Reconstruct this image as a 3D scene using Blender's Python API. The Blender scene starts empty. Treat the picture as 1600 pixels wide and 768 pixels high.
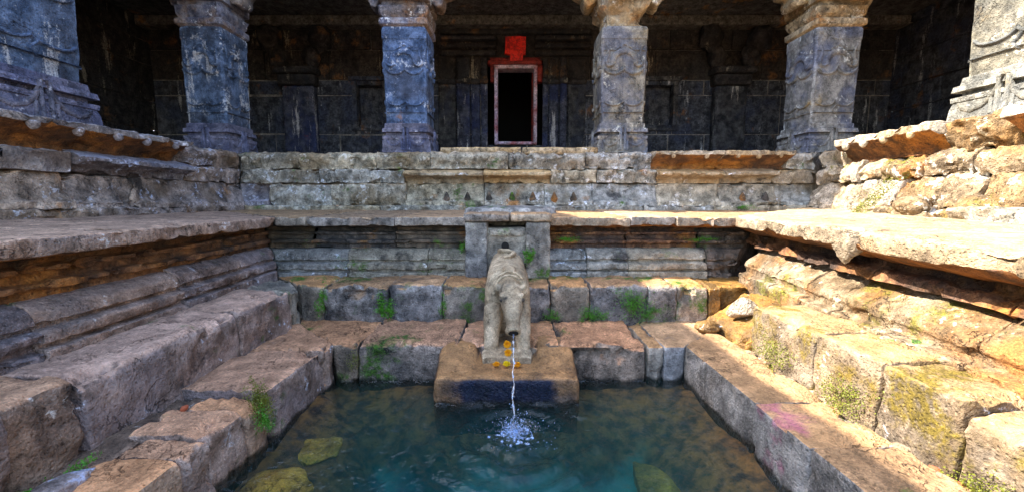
import bpy, bmesh, math, random
from mathutils import Vector, Matrix, noise as mn

# ------------------------------------------------------------------ camera, sky, sun, exposure
SC = bpy.context.scene
COL = SC.collection
cam_d = bpy.data.cameras.new('camera'); cam = bpy.data.objects.new('camera', cam_d); COL.objects.link(cam)
cam.location = (0, 0, 1.25)
cam.rotation_euler = (math.radians(90 - 6.33), 0, 0)
cam_d.sensor_width = 36; cam_d.lens = 14.4; cam_d.clip_start = .02; cam_d.clip_end = 3000
SC.camera = cam

SUN = Vector((-1.0, .13, 1.03)).normalized()          # direction towards the sun
world = bpy.data.worlds.new('World'); SC.world = world; world.use_nodes = True
wn = world.node_tree; bg = wn.nodes['Background']
sky = wn.nodes.new('ShaderNodeTexSky'); sky.sky_type = 'NISHITA'; sky.sun_disc = False
sky.sun_elevation = math.asin(SUN.z); sky.sun_rotation = math.atan2(SUN.x, SUN.y)
sky.dust_density = 1.6; sky.ozone_density = .5
wn.links.new(sky.outputs[0], bg.inputs[0]); bg.inputs[1].default_value = .13
sd = bpy.data.lights.new('sun', 'SUN'); sd.energy = 2.5; sd.angle = math.radians(.5); sd.color = (1, .93, .82)
so = bpy.data.objects.new('sun', sd); COL.objects.link(so); so.rotation_euler = SUN.to_track_quat('Z', 'Y').to_euler()
vs = SC.view_settings; vs.view_transform = 'Standard'; vs.look = 'None'; vs.gamma = 1; vs.use_curve_mapping = False
vs.exposure = 2.7
SC.cycles.max_bounces = 8; SC.cycles.diffuse_bounces = 4; SC.cycles.transparent_max_bounces = 12

# ------------------------------------------------------------------ material helpers
class NT:
    def __init__(s, name):
        s.m = bpy.data.materials.new(name); s.m.use_nodes = True
        s.t = s.m.node_tree; s.n = s.t.nodes; s.L = s.t.links
        s.b = s.n['Principled BSDF']; s.out = s.n['Material Output']
        s.pos = s.n.new('ShaderNodeNewGeometry')
    def link(s, a, b): s.L.new(a, b)
    def put(s, sock, v):
        if hasattr(v, 'is_linked'): s.L.new(v, sock)
        elif isinstance(v, (tuple, list)) and len(v) == 3 and sock.type == 'RGBA': sock.default_value = (*v, 1)
        else: sock.default_value = v
    def math(s, op, a, b=0.0, clamp=False):
        x = s.n.new('ShaderNodeMath'); x.operation = op; x.use_clamp = clamp
        s.put(x.inputs[0], a); s.put(x.inputs[1], b); return x.outputs[0]
    def coord(s, sc):
        x = s.n.new('ShaderNodeVectorMath'); x.operation = 'MULTIPLY'
        s.L.new(s.pos.outputs['Position'], x.inputs[0]); x.inputs[1].default_value = sc; return x.outputs[0]
    def noise(s, scale, detail=5, rough=.55, vec=None, off=0.0, dist=0.0):
        x = s.n.new('ShaderNodeTexNoise'); x.inputs['Scale'].default_value = scale
        x.inputs['Detail'].default_value = detail; x.inputs['Roughness'].default_value = rough
        x.inputs['Distortion'].default_value = dist
        v = vec if vec is not None else s.pos.outputs['Position']
        if off:
            a = s.n.new('ShaderNodeVectorMath'); a.operation = 'ADD'; s.L.new(v, a.inputs[0])
            a.inputs[1].default_value = (off, off * .7, off * 1.3); v = a.outputs[0]
        s.L.new(v, x.inputs['Vector']); return x.outputs[0]
    def voro(s, scale, vec=None, feat='F1'):
        x = s.n.new('ShaderNodeTexVoronoi'); x.feature = feat; x.inputs['Scale'].default_value = scale
        s.L.new(vec if vec is not None else s.pos.outputs['Position'], x.inputs['Vector']); return x.outputs['Distance']
    def step(s, v, lo, hi, amt=1.0):
        x = s.n.new('ShaderNodeMapRange'); x.interpolation_type = 'SMOOTHSTEP'
        s.put(x.inputs[0], v); x.inputs[1].default_value = lo; x.inputs[2].default_value = hi
        x.inputs[3].default_value = 0; x.inputs[4].default_value = amt; return x.outputs[0]
    def mix(s, f, a, b, mode='MIX'):
        x = s.n.new('ShaderNodeMix'); x.data_type = 'RGBA'; x.blend_type = mode
        s.put(x.inputs[0], f); s.put(x.inputs[6], a); s.put(x.inputs[7], b); return x.outputs[2]
    def sep(s, v):
        x = s.n.new('ShaderNodeSeparateXYZ'); s.L.new(v, x.inputs[0]); return x.outputs

def stone(name, c1, c2, c3=None, c3a=.7, dust=None, dusta=.9, white=0, drip=0, black=0, orange=0, orangec=(.34, .15, .04),
          moss=0, wet=0, wline=False, wetx=None, blot=None, rough=.88, bump=1.0, seed=0.0, var=.42, wc=(.6, .6, .62), mossc=(.045, .10, .012), spots=()):
    t = NT(name); z = t.sep(t.pos.outputs['Position'])[2]; nz = t.sep(t.pos.outputs['Normal'])[2]
    big = t.noise(1.3, 4, .6, off=seed + .1); mid = t.noise(8, 8, .62, off=seed + 3); fin = t.noise(85, 3, .6); med = t.noise(28, 4, .65, off=seed)
    col = t.mix(t.step(mid, .33, .67), c1, c2)
    if c3: col = t.mix(t.step(t.noise(2.1, 6, .6, off=seed + 7), .47, .62, c3a), col, c3)
    if black: col = t.mix(t.step(t.noise(2.6, 8, .68, off=seed + 11), .62 - .2 * black, .7 - .1 * black, .85), col, (.018, .018, .02))
    if orange: col = t.mix(t.step(t.noise(2.2, 7, .65, off=seed + 17), .62 - .2 * orange, .72 - .1 * orange, .85), col, orangec)
    if white: col = t.mix(t.step(t.math('ADD', t.noise(5, 10, .72, off=seed + 23), t.math('MULTIPLY', t.math('SUBTRACT', med, .5), .35)), .635 - .17 * white, .70 - .13 * white, .85), col, wc)
    if drip: col = t.mix(t.step(t.math('ADD', t.noise(5.5, 6, .7, vec=t.coord((1, 1, .16)), off=seed + 29), t.math('MULTIPLY', t.math('SUBTRACT', fin, .5), .2)), .64 - .14 * drip, .70 - .1 * drip, .8), col, wc)
    if dust:
        dm = t.math('MULTIPLY', t.step(nz, .45, .85), t.step(t.math('ADD', t.math('MULTIPLY', mid, .5), t.math('MULTIPLY', big, .5)), .27, .43, dusta))
        col = t.mix(dm, col, t.mix(t.step(mid, .4, .65), dust, tuple(c * 1.35 for c in dust)))
    for c, sc, lo, hi, a in spots:
        col = t.mix(t.step(t.noise(sc, 6, .65, off=seed + 31 + sc), lo, hi, a), col, c)
    if blot:                                                     # powder thrown on the stone
        bx = t.sep(t.pos.outputs['Position'])
        dd = t.math('SQRT', t.math('ADD', t.math('POWER', t.math('SUBTRACT', bx[0], blot[0]), 2), t.math('POWER', t.math('MULTIPLY', t.math('SUBTRACT', bx[1], blot[1]), .75), 2)))
        col = t.mix(t.step(t.math('ADD', dd, t.math('MULTIPLY', t.math('SUBTRACT', mid, .5), .35)), blot[2], blot[2] * .2, .6), col, (.5, .13, .25))
    rg = rough
    if wet:
        wm = t.step(t.noise(1.9, 5, .6, off=seed + 41), .62 - .25 * wet, .72 - .2 * wet)
        col = t.mix(t.math('MULTIPLY', wm, .72), col, (.015, .014, .015)); rg = t.math('SUBTRACT', rough, t.math('MULTIPLY', wm, .5))
    if wetx:                                                     # soaked by the spout; blue of reflected sky put into the colour
        xs = t.sep(t.pos.outputs['Position'])[0]
        dx = t.math('ADD', t.math('ABSOLUTE', t.math('SUBTRACT', xs, wetx[0])), t.math('MULTIPLY', t.math('SUBTRACT', mid, .5), .22))
        wm = t.math('MULTIPLY', t.step(dx, wetx[1], wetx[1] - .1), t.step(nz, .75, .4))
        col = t.mix(t.math('MULTIPLY', wm, .97), col, (.006, .011, .028)); rg = t.math('SUBTRACT', rough, t.math('MULTIPLY', wm, .52))
    if moss:
        mm = t.math('MULTIPLY', t.step(t.noise(2.4, 8, .68, off=seed + 47), .62 - .22 * moss, .70 - .18 * moss), t.step(med, .3, .55))
        col = t.mix(mm, col, t.mix(fin, tuple(c * .6 for c in mossc), tuple(c * 1.8 for c in mossc)))
    if wline:
        wl = t.step(t.math('ADD', z, t.math('MULTIPLY', t.math('SUBTRACT', mid, .5), .09)), .04, .0)  # damp at the waterline; near-black below stands in for shaded depth
        col = t.mix(t.math('MULTIPLY', wl, .94), col, (.010, .009, .005))
        rg = t.math('SUBTRACT', rg, t.math('MULTIPLY', wl, .6))
    oi = t.n.new('ShaderNodeObjectInfo')
    k = t.math('ADD', 1 - var / 2 - 1.69, t.math('ADD', t.math('MULTIPLY', oi.outputs['Random'], var), t.math('MULTIPLY', t.math('ADD', t.math('ADD', fin, med), t.math('MULTIPLY', mid, .7)), 1.25)))
    k = t.math('ADD', k, t.math('SUBTRACT', t.math('MULTIPLY', t.step(t.noise(120, 2, .5, off=seed + 2), .57, .66, .55 * bump), t.step(big, .38, .62)), t.math('MULTIPLY', t.step(t.noise(60, 3, .6, off=seed + 5), .56, .66, .5 * bump), t.step(t.noise(3.3, 3, .5, off=seed), .40, .6))))
    crk = t.math('MULTIPLY', t.step(t.math('ABSOLUTE', t.math('SUBTRACT', t.noise(2.7, 5, .62, off=seed + 61, dist=.4), .5)), .007, .001), t.step(t.noise(1.7, 3, .5, off=seed + 67), .52, .58))
    k = t.math('SUBTRACT', k, t.math('MULTIPLY', crk, .5))
    k = t.math('MAXIMUM', k, .12)
    edge_lift = t.math('MULTIPLY', t.step(t.pos.outputs['Pointiness'], .515, .57), t.step(med, .36, .58))  # convex edges painted paler in patches for contrast
    k = t.math('ADD', k, t.math('MULTIPLY', edge_lift, .55 * min(1, bump)))
    st = t.math('MULTIPLY', t.step(t.noise(4.5, 6, .65, vec=t.coord((1, 1, .22)), off=seed + 71), .52, .64, .38), t.step(t.math('ABSOLUTE', nz), .6, .2))
    k = t.math('MULTIPLY', k, t.math('SUBTRACT', 1.06, st))
    r2 = t.math('SUBTRACT', t.math('FRACT', t.math('MULTIPLY', oi.outputs['Random'], 7.13)), .5)
    kc = t.n.new('ShaderNodeCombineXYZ'); t.L.new(t.math('MULTIPLY', k, t.math('ADD', 1.02, t.math('MULTIPLY', r2, .14))), kc.inputs[0]); t.L.new(k, kc.inputs[1]); t.L.new(t.math('MULTIPLY', k, t.math('SUBTRACT', .98, t.math('MULTIPLY', r2, .26))), kc.inputs[2])
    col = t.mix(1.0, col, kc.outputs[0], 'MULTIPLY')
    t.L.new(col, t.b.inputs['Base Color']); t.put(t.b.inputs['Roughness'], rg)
    t.b.inputs['Specular IOR Level'].default_value = .35
    pit = t.step(t.voro(52), .05, .42)
    h = t.math('ADD', t.math('MULTIPLY', mid, .8), t.math('ADD', t.math('MULTIPLY', med, .55), t.math('ADD', t.math('MULTIPLY', fin, .22), t.math('SUBTRACT', t.math('MULTIPLY', pit, .16), t.math('MULTIPLY', crk, .5)))))
    bp = t.n.new('ShaderNodeBump'); bp.inputs['Strength'].default_value = min(1, .9 * bump); bp.inputs['Distance'].default_value = .034 * bump
    t.L.new(h, bp.inputs['Height']); t.L.new(bp.outputs[0], t.b.inputs['Normal'])
    return t.m

def plain(name, c, rough=.6, vary=.25, scale=30, **kw):
    t = NT(name); n = t.noise(scale, 5)
    t.L.new(t.mix(n, tuple(x * (1 - vary) for x in c), tuple(min(1, x * (1 + vary)) for x in c)), t.b.inputs['Base Color'])
    t.b.inputs['Roughness'].default_value = rough
    for k, v in kw.items(): t.b.inputs[k].default_value = v
    return t.m

M = {}
TD = (.44, .225, .115)
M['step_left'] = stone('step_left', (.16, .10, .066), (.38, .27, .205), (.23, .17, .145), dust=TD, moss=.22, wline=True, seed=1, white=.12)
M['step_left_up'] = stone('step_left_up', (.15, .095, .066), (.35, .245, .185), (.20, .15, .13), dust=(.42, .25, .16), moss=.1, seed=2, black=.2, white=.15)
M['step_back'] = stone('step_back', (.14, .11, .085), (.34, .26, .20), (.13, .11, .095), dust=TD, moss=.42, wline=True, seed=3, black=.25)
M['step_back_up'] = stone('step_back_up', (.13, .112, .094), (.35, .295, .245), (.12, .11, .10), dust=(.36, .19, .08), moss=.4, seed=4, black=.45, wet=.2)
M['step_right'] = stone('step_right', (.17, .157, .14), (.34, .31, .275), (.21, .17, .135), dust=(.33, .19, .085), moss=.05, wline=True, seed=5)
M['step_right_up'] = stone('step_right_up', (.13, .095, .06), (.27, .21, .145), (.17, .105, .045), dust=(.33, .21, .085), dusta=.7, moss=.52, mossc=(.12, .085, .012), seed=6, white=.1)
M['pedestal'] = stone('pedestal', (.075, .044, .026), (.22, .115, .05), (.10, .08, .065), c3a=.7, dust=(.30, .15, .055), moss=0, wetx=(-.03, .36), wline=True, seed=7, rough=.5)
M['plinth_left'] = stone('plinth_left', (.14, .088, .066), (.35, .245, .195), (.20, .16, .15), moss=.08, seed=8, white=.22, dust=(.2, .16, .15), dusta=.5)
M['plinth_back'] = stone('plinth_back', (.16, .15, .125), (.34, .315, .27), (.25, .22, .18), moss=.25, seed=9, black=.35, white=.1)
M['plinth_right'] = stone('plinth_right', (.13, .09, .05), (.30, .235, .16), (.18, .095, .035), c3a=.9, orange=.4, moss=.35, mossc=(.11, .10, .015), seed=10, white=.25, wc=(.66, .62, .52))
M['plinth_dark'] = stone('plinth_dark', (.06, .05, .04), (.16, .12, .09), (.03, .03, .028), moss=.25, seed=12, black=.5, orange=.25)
M['recess_rust_bounce'] = stone('recess_rust_bounce', (.10, .05, .03), (.24, .115, .05), (.05, .04, .035), orange=.3, orangec=(.3, .12, .025), seed=13, black=.25)  # rust tone lightened to imitate light bounced under the ledge
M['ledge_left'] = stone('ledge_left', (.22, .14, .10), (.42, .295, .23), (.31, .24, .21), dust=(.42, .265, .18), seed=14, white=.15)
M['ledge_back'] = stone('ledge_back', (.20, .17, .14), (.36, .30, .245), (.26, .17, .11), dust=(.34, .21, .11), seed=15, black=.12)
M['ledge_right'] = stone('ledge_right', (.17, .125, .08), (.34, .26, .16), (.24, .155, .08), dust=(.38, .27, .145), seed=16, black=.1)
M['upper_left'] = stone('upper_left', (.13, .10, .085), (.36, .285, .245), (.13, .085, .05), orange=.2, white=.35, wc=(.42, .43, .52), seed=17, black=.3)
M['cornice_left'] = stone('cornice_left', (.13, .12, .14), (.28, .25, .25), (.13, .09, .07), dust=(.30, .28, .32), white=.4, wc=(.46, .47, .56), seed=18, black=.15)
M['under_rust_bounce'] = stone('under_rust_bounce', (.12, .055, .025), (.30, .13, .04), (.06, .04, .03), orange=.6, orangec=(.42, .17, .03), black=.35, seed=19)  # rust orange, brightened in colour to stand in for bounced light
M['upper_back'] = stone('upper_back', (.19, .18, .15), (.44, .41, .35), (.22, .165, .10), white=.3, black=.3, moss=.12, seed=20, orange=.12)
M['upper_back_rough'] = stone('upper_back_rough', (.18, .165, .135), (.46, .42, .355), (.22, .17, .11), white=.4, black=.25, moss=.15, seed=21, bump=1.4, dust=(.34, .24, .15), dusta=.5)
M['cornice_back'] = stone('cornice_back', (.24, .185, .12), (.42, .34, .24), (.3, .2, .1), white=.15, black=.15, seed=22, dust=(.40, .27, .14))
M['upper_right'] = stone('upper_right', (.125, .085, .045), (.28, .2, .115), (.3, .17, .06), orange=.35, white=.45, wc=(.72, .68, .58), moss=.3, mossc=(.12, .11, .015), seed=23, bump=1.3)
M['pale_sunlit_right'] = stone('pale_sunlit_right', (.30, .25, .18), (.54, .48, .40), (.30, .2, .1), seed=24, moss=.25, mossc=(.16, .14, .02), bump=1.4)  # pale colour carries the white of direct sun on the right plinth
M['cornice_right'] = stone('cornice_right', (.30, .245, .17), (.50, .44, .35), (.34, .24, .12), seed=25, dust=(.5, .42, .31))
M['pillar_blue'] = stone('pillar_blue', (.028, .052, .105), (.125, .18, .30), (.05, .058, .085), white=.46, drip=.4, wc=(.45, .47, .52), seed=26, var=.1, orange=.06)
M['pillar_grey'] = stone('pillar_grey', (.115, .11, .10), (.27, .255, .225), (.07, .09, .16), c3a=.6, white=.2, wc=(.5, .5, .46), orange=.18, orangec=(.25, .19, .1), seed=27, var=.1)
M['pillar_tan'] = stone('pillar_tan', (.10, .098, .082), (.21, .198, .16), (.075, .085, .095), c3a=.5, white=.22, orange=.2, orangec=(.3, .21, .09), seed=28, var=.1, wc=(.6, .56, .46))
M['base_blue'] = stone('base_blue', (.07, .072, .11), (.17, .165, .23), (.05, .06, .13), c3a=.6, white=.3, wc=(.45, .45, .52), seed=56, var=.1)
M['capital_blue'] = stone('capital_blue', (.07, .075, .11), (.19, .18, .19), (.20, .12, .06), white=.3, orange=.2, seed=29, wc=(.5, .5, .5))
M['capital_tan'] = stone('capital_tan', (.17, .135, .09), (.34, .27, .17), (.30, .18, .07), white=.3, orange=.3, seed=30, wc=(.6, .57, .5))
M['wall_dark'] = stone('wall_dark', (.014, .015, .019), (.066, .066, .07), (.026, .032, .055), orange=.2, orangec=(.15, .065, .02), drip=.34, wc=(.36, .35, .33), seed=33, var=.25)  # near-black base colour keeps the gallery in shade despite bounce light
M['wall_dark_warm'] = stone('wall_dark_warm', (.011, .010, .010), (.042, .035, .031), (.02, .02, .022), orange=.24, orangec=(.15, .07, .025), drip=.2, wc=(.26, .22, .16), seed=34, var=.2)  # warmer stone, gallery darkness likewise put into the base colour
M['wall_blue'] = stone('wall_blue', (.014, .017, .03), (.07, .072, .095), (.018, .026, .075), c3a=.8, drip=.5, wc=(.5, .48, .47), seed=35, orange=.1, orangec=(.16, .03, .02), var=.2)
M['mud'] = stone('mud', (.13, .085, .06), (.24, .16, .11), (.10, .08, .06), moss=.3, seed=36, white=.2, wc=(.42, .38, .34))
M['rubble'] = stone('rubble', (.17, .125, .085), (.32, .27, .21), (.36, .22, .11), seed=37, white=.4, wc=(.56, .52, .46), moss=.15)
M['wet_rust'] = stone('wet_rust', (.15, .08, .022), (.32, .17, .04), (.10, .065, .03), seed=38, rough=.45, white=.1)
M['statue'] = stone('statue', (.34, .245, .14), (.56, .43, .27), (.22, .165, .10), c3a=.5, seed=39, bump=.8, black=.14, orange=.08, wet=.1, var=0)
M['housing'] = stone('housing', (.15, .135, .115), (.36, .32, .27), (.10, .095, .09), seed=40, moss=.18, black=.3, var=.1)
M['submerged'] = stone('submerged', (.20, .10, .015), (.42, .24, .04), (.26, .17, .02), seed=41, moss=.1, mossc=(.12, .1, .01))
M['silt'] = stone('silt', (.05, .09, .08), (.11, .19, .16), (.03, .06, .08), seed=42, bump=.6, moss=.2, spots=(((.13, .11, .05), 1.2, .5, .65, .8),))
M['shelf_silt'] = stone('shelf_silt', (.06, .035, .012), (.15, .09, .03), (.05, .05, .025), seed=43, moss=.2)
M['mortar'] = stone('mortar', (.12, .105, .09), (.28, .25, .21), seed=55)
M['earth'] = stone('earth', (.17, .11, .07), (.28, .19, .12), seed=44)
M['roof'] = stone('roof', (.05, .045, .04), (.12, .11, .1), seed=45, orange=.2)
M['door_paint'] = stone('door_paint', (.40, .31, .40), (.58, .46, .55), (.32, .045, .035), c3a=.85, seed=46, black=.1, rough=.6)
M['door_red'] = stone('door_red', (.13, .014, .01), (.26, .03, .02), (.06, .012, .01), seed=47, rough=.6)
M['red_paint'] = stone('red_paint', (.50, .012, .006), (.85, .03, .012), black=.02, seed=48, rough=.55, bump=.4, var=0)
M['black'] = plain('sanctum_dark', (.004, .004, .004), .95)  # black colour stands in for the darkness inside the sanctum
M['leaf'] = plain('leaf', (.085, .27, .014), .5, .75, 25)
M['leaf_yellow'] = plain('leaf_yellow', (.17, .18, .014), .6, .7, 25)
M['petal_orange'] = plain('petal_orange', (.95, .42, .005), .6, .2, 90)
M['petal_yellow'] = plain('petal_yellow', (.95, .68, .01), .6, .15, 90)
M['brick'] = plain('brick', (.42, .10, .04), .85)
M['hole'] = plain('hole', (.008, .007, .006), .9)  # near-black colour standing in for the shade inside openings
def pink_mix():
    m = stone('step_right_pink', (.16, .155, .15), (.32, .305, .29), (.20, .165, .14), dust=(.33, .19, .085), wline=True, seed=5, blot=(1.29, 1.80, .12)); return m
M['step_right_pink'] = pink_mix()

def water_mat():
    t = NT('water'); t.n.remove(t.b)
    lw = t.n.new('ShaderNodeLayerWeight'); lw.inputs['Blend'].default_value = .5
    bp = t.n.new('ShaderNodeBump'); bp.inputs['Strength'].default_value = .6; bp.inputs['Distance'].default_value = .03
    h = t.math('ADD', t.noise(9, 3, .5, dist=1.2), t.math('MULTIPLY', t.noise(30, 2, .5, dist=.8), .25)); t.L.new(h, bp.inputs['Height'])
    t.L.new(bp.outputs[0], lw.inputs['Normal'])
    f = t.math('ADD', .022, t.math('MULTIPLY', t.math('POWER', lw.outputs['Facing'], 3.6), .95), True)
    tr = t.n.new('ShaderNodeBsdfTransparent'); gl = t.n.new('ShaderNodeBsdfGlossy'); gl.inputs['Roughness'].default_value = .03
    t.L.new(bp.outputs[0], gl.inputs['Normal'])
    mx = t.n.new('ShaderNodeMixShader'); t.L.new(f, mx.inputs[0]); t.L.new(tr.outputs[0], mx.inputs[1]); t.L.new(gl.outputs[0], mx.inputs[2])
    t.L.new(mx.outputs[0], t.out.inputs[0])
    va = t.n.new('ShaderNodeVolumeAbsorption'); va.inputs['Color'].default_value = (.10, .58, .60, 1); va.inputs['Density'].default_value = 2.3
    vsn = t.n.new('ShaderNodeVolumeScatter'); vsn.inputs['Color'].default_value = (.06, .55, .52, 1); vsn.inputs['Density'].default_value = .46
    ad = t.n.new('ShaderNodeAddShader'); t.L.new(va.outputs[0], ad.inputs[0]); t.L.new(vsn.outputs[0], ad.inputs[1])
    t.L.new(ad.outputs[0], t.out.inputs['Volume'])
    return t.m
M['water'] = water_mat()
def pool_bed():
    t = NT('pool_bed'); z = t.sep(t.pos.outputs['Position'])[2]; n = t.noise(3, 8, .65); m = t.noise(14, 6, .65)
    deep = t.mix(t.step(n, .38, .62), (.10, .30, .25), (.26, .52, .42)); deep = t.mix(t.step(t.noise(2.2, 5, .6, off=9), .5, .6, .8), deep, (.03, .10, .16))
    shelf = t.mix(t.step(m, .35, .65), (.022, .011, .004), (.20, .092, .02)); shelf = t.mix(t.step(n, .52, .62, .7), shelf, (.03, .025, .012))
    f = t.step(t.math('ADD', z, t.math('MULTIPLY', t.math('SUBTRACT', n, .5), .5)), -.46, -.30)
    t.L.new(t.mix(f, deep, shelf), t.b.inputs['Base Color']); t.b.inputs['Roughness'].default_value = .9
    return t.m
M['pool_bed'] = pool_bed()
def jet_mat(name, white):
    t = NT(name); t.n.remove(t.b)
    tr = t.n.new('ShaderNodeBsdfTransparent'); gl = t.n.new('ShaderNodeBsdfGlossy'); gl.inputs['Roughness'].default_value = .08
    df = t.n.new('ShaderNodeBsdfDiffuse'); df.inputs[0].default_value = (.42, .58, .88, 1)
    a = t.n.new('ShaderNodeMixShader'); a.inputs[0].default_value = .35; t.L.new(tr.outputs[0], a.inputs[1]); t.L.new(gl.outputs[0], a.inputs[2])
    b = t.n.new('ShaderNodeMixShader'); n = t.noise(60, 3, .6); t.L.new(t.step(n, .62 - white * .3, .72 - white * .2), b.inputs[0])
    t.L.new(a.outputs[0], b.inputs[1]); t.L.new(df.outputs[0], b.inputs[2]); t.L.new(b.outputs[0], t.out.inputs[0]); return t.m
M['jet'] = jet_mat('jet', .2)
def surface_foam():
    t = NT('surface_foam'); t.n.remove(t.b); x, y, _ = t.sep(t.pos.outputs['Position'])
    d = t.math('SQRT', t.math('ADD', t.math('POWER', t.math('SUBTRACT', x, .018), 2), t.math('POWER', t.math('MULTIPLY', t.math('SUBTRACT', y, 2.07), 1.15), 2)))
    f = t.step(t.math('SUBTRACT', t.noise(55, 6, .7, dist=.6), t.math('MULTIPLY', d, 1.9)), .40, .56, .9)
    tr = t.n.new('ShaderNodeBsdfTransparent'); df = t.n.new('ShaderNodeBsdfDiffuse'); df.inputs[0].default_value = (.42, .58, .88, 1)
    m = t.n.new('ShaderNodeMixShader'); t.L.new(f, m.inputs[0]); t.L.new(tr.outputs[0], m.inputs[1]); t.L.new(df.outputs[0], m.inputs[2]); t.L.new(m.outputs[0], t.out.inputs[0]); return t.m
M['surface_foam'] = surface_foam()
M['foam'] = jet_mat('foam', .62)

# ------------------------------------------------------------------ object helpers
def thing(name, loc, label, cat, group=None):
    o = bpy.data.objects.new(name, None); COL.objects.link(o); o.location = loc; o.empty_display_size = .1
    o['label'] = label; o['category'] = cat
    if group: o['group'] = group
    return o
def root_loc(p):
    v = Vector((0, 0, 0))
    while p is not None: v += p.location; p = p.parent
    return v
def obj(name, bm, mat, parent=None, smooth=True, label=None, sharp=0):
    off = root_loc(parent)
    if off.length > 0: bmesh.ops.translate(bm, vec=-off, verts=bm.verts)
    if smooth and sharp: sharpen(bm, sharp)
    me = bpy.data.meshes.new(name); bm.to_mesh(me); bm.free()
    o = bpy.data.objects.new(name, me); COL.objects.link(o)
    mats = mat if isinstance(mat, (list, tuple)) else [mat]
    for m in mats: me.materials.append(M[m])
    if smooth: me.polygons.foreach_set('use_smooth', [True] * len(me.polygons))
    if parent: o.parent = parent
    if label: o['label'] = label
    return o
def sharpen(bm, deg=34):
    bm.normal_update(); c = math.radians(deg)
    for e in bm.edges:
        if len(e.link_faces) == 2 and e.calc_face_angle(0) > c: e.smooth = False
def tag(o, label, cat, group=None, kind=None):
    o['label'] = label; o['category'] = cat
    if group: o['group'] = group
    if kind: o['kind'] = kind
    return o
def struct(o): o['kind'] = 'structure'; return o

def fr(p, f, seed=0.0, oct=4):
    return mn.fractal(Vector((p[0] * f + seed * 7.3, p[1] * f - seed * 3.1, p[2] * f + seed * 5.7)), 1.0, 2.0, oct)

# level lines of the sunken court: inner edge of each terrace
def lin(a, b): return lambda y: a[0] + (b[0] - a[0]) * (y - a[1]) / (b[1] - a[1])
LEV = [
    dict(Y=2.723, L=lin((-1.222, 2.72), (-1.262, 1.77)), R=lin((1.180, 2.72), (1.190, 1.77)), zl=0, zr=0),
    dict(Y=3.2955, L=lin((-1.73, 3.2955), (-1.69, 1.27)), R=lin((1.60, 3.2955), (1.585, 1.384)), zl=0, zr=0),
    dict(Y=3.724, L=lin((-2.165, 3.724), (-2.06, 1.578)), R=lin((2.06, 3.724), (1.87, 1.408)), zl=-.006, zr=-.02),
    dict(Y=5.36, L=lin((-3.50, 5.36), (-3.60, 3.0)), R=lin((3.90, 5.36), (3.72, 3.0)), zl=0, zr=0),
]
def P(side, k, c, d, z):
    l = LEV[k]
    if side == 'B': return Vector((c, l['Y'] + d, z))
    if side == 'L': return Vector((l['L'](c) - d, c, z + l['zl'] * (l['Y'] - c)))
    return Vector((l['R'](c) + d, c, z + l['zr'] * (l['Y'] - c)))
def mitre(side, k, end):
    l = LEV[k]
    if side == 'B':
        if end == 0: return lambda d: l['L'](l['Y'] + d) - d + .004
        return lambda d: l['R'](l['Y'] + d) + d - .004
    return lambda d: l['Y'] + d - .002

def round_poly(poly, ds):
    """poly: list of (d,z,r,fine) closed -> dense list of (d,z)"""
    n = len(poly); pts = []
    for i in range(n):
        p = Vector(poly[i][:2]); r = poly[i][2] if len(poly[i]) > 2 else 0
        a = Vector(poly[i - 1][:2]); b = Vector(poly[(i + 1) % n][:2])
        if r > 0:
            u = (a - p); v = (b - p); r = min(r, u.length * .45, v.length * .45)
            s, e = p + u.normalized() * r, p + v.normalized() * r
            m = max(3, int(r * 1.6 / ds) + 2)
            for j in range(m):
                t = j / (m - 1); pts.append(((1 - t) ** 2) * s + 2 * t * (1 - t) * p + t * t * e)
        else: pts.append(p)
    out = []
    for i in range(len(pts)):
        a, b = pts[i], pts[(i + 1) % len(pts)]; L = (b - a).length
        out.append(a)
        m = int(L / ds)
        for j in range(1, m): out.append(a + (b - a) * j / m)
    return out

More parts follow.
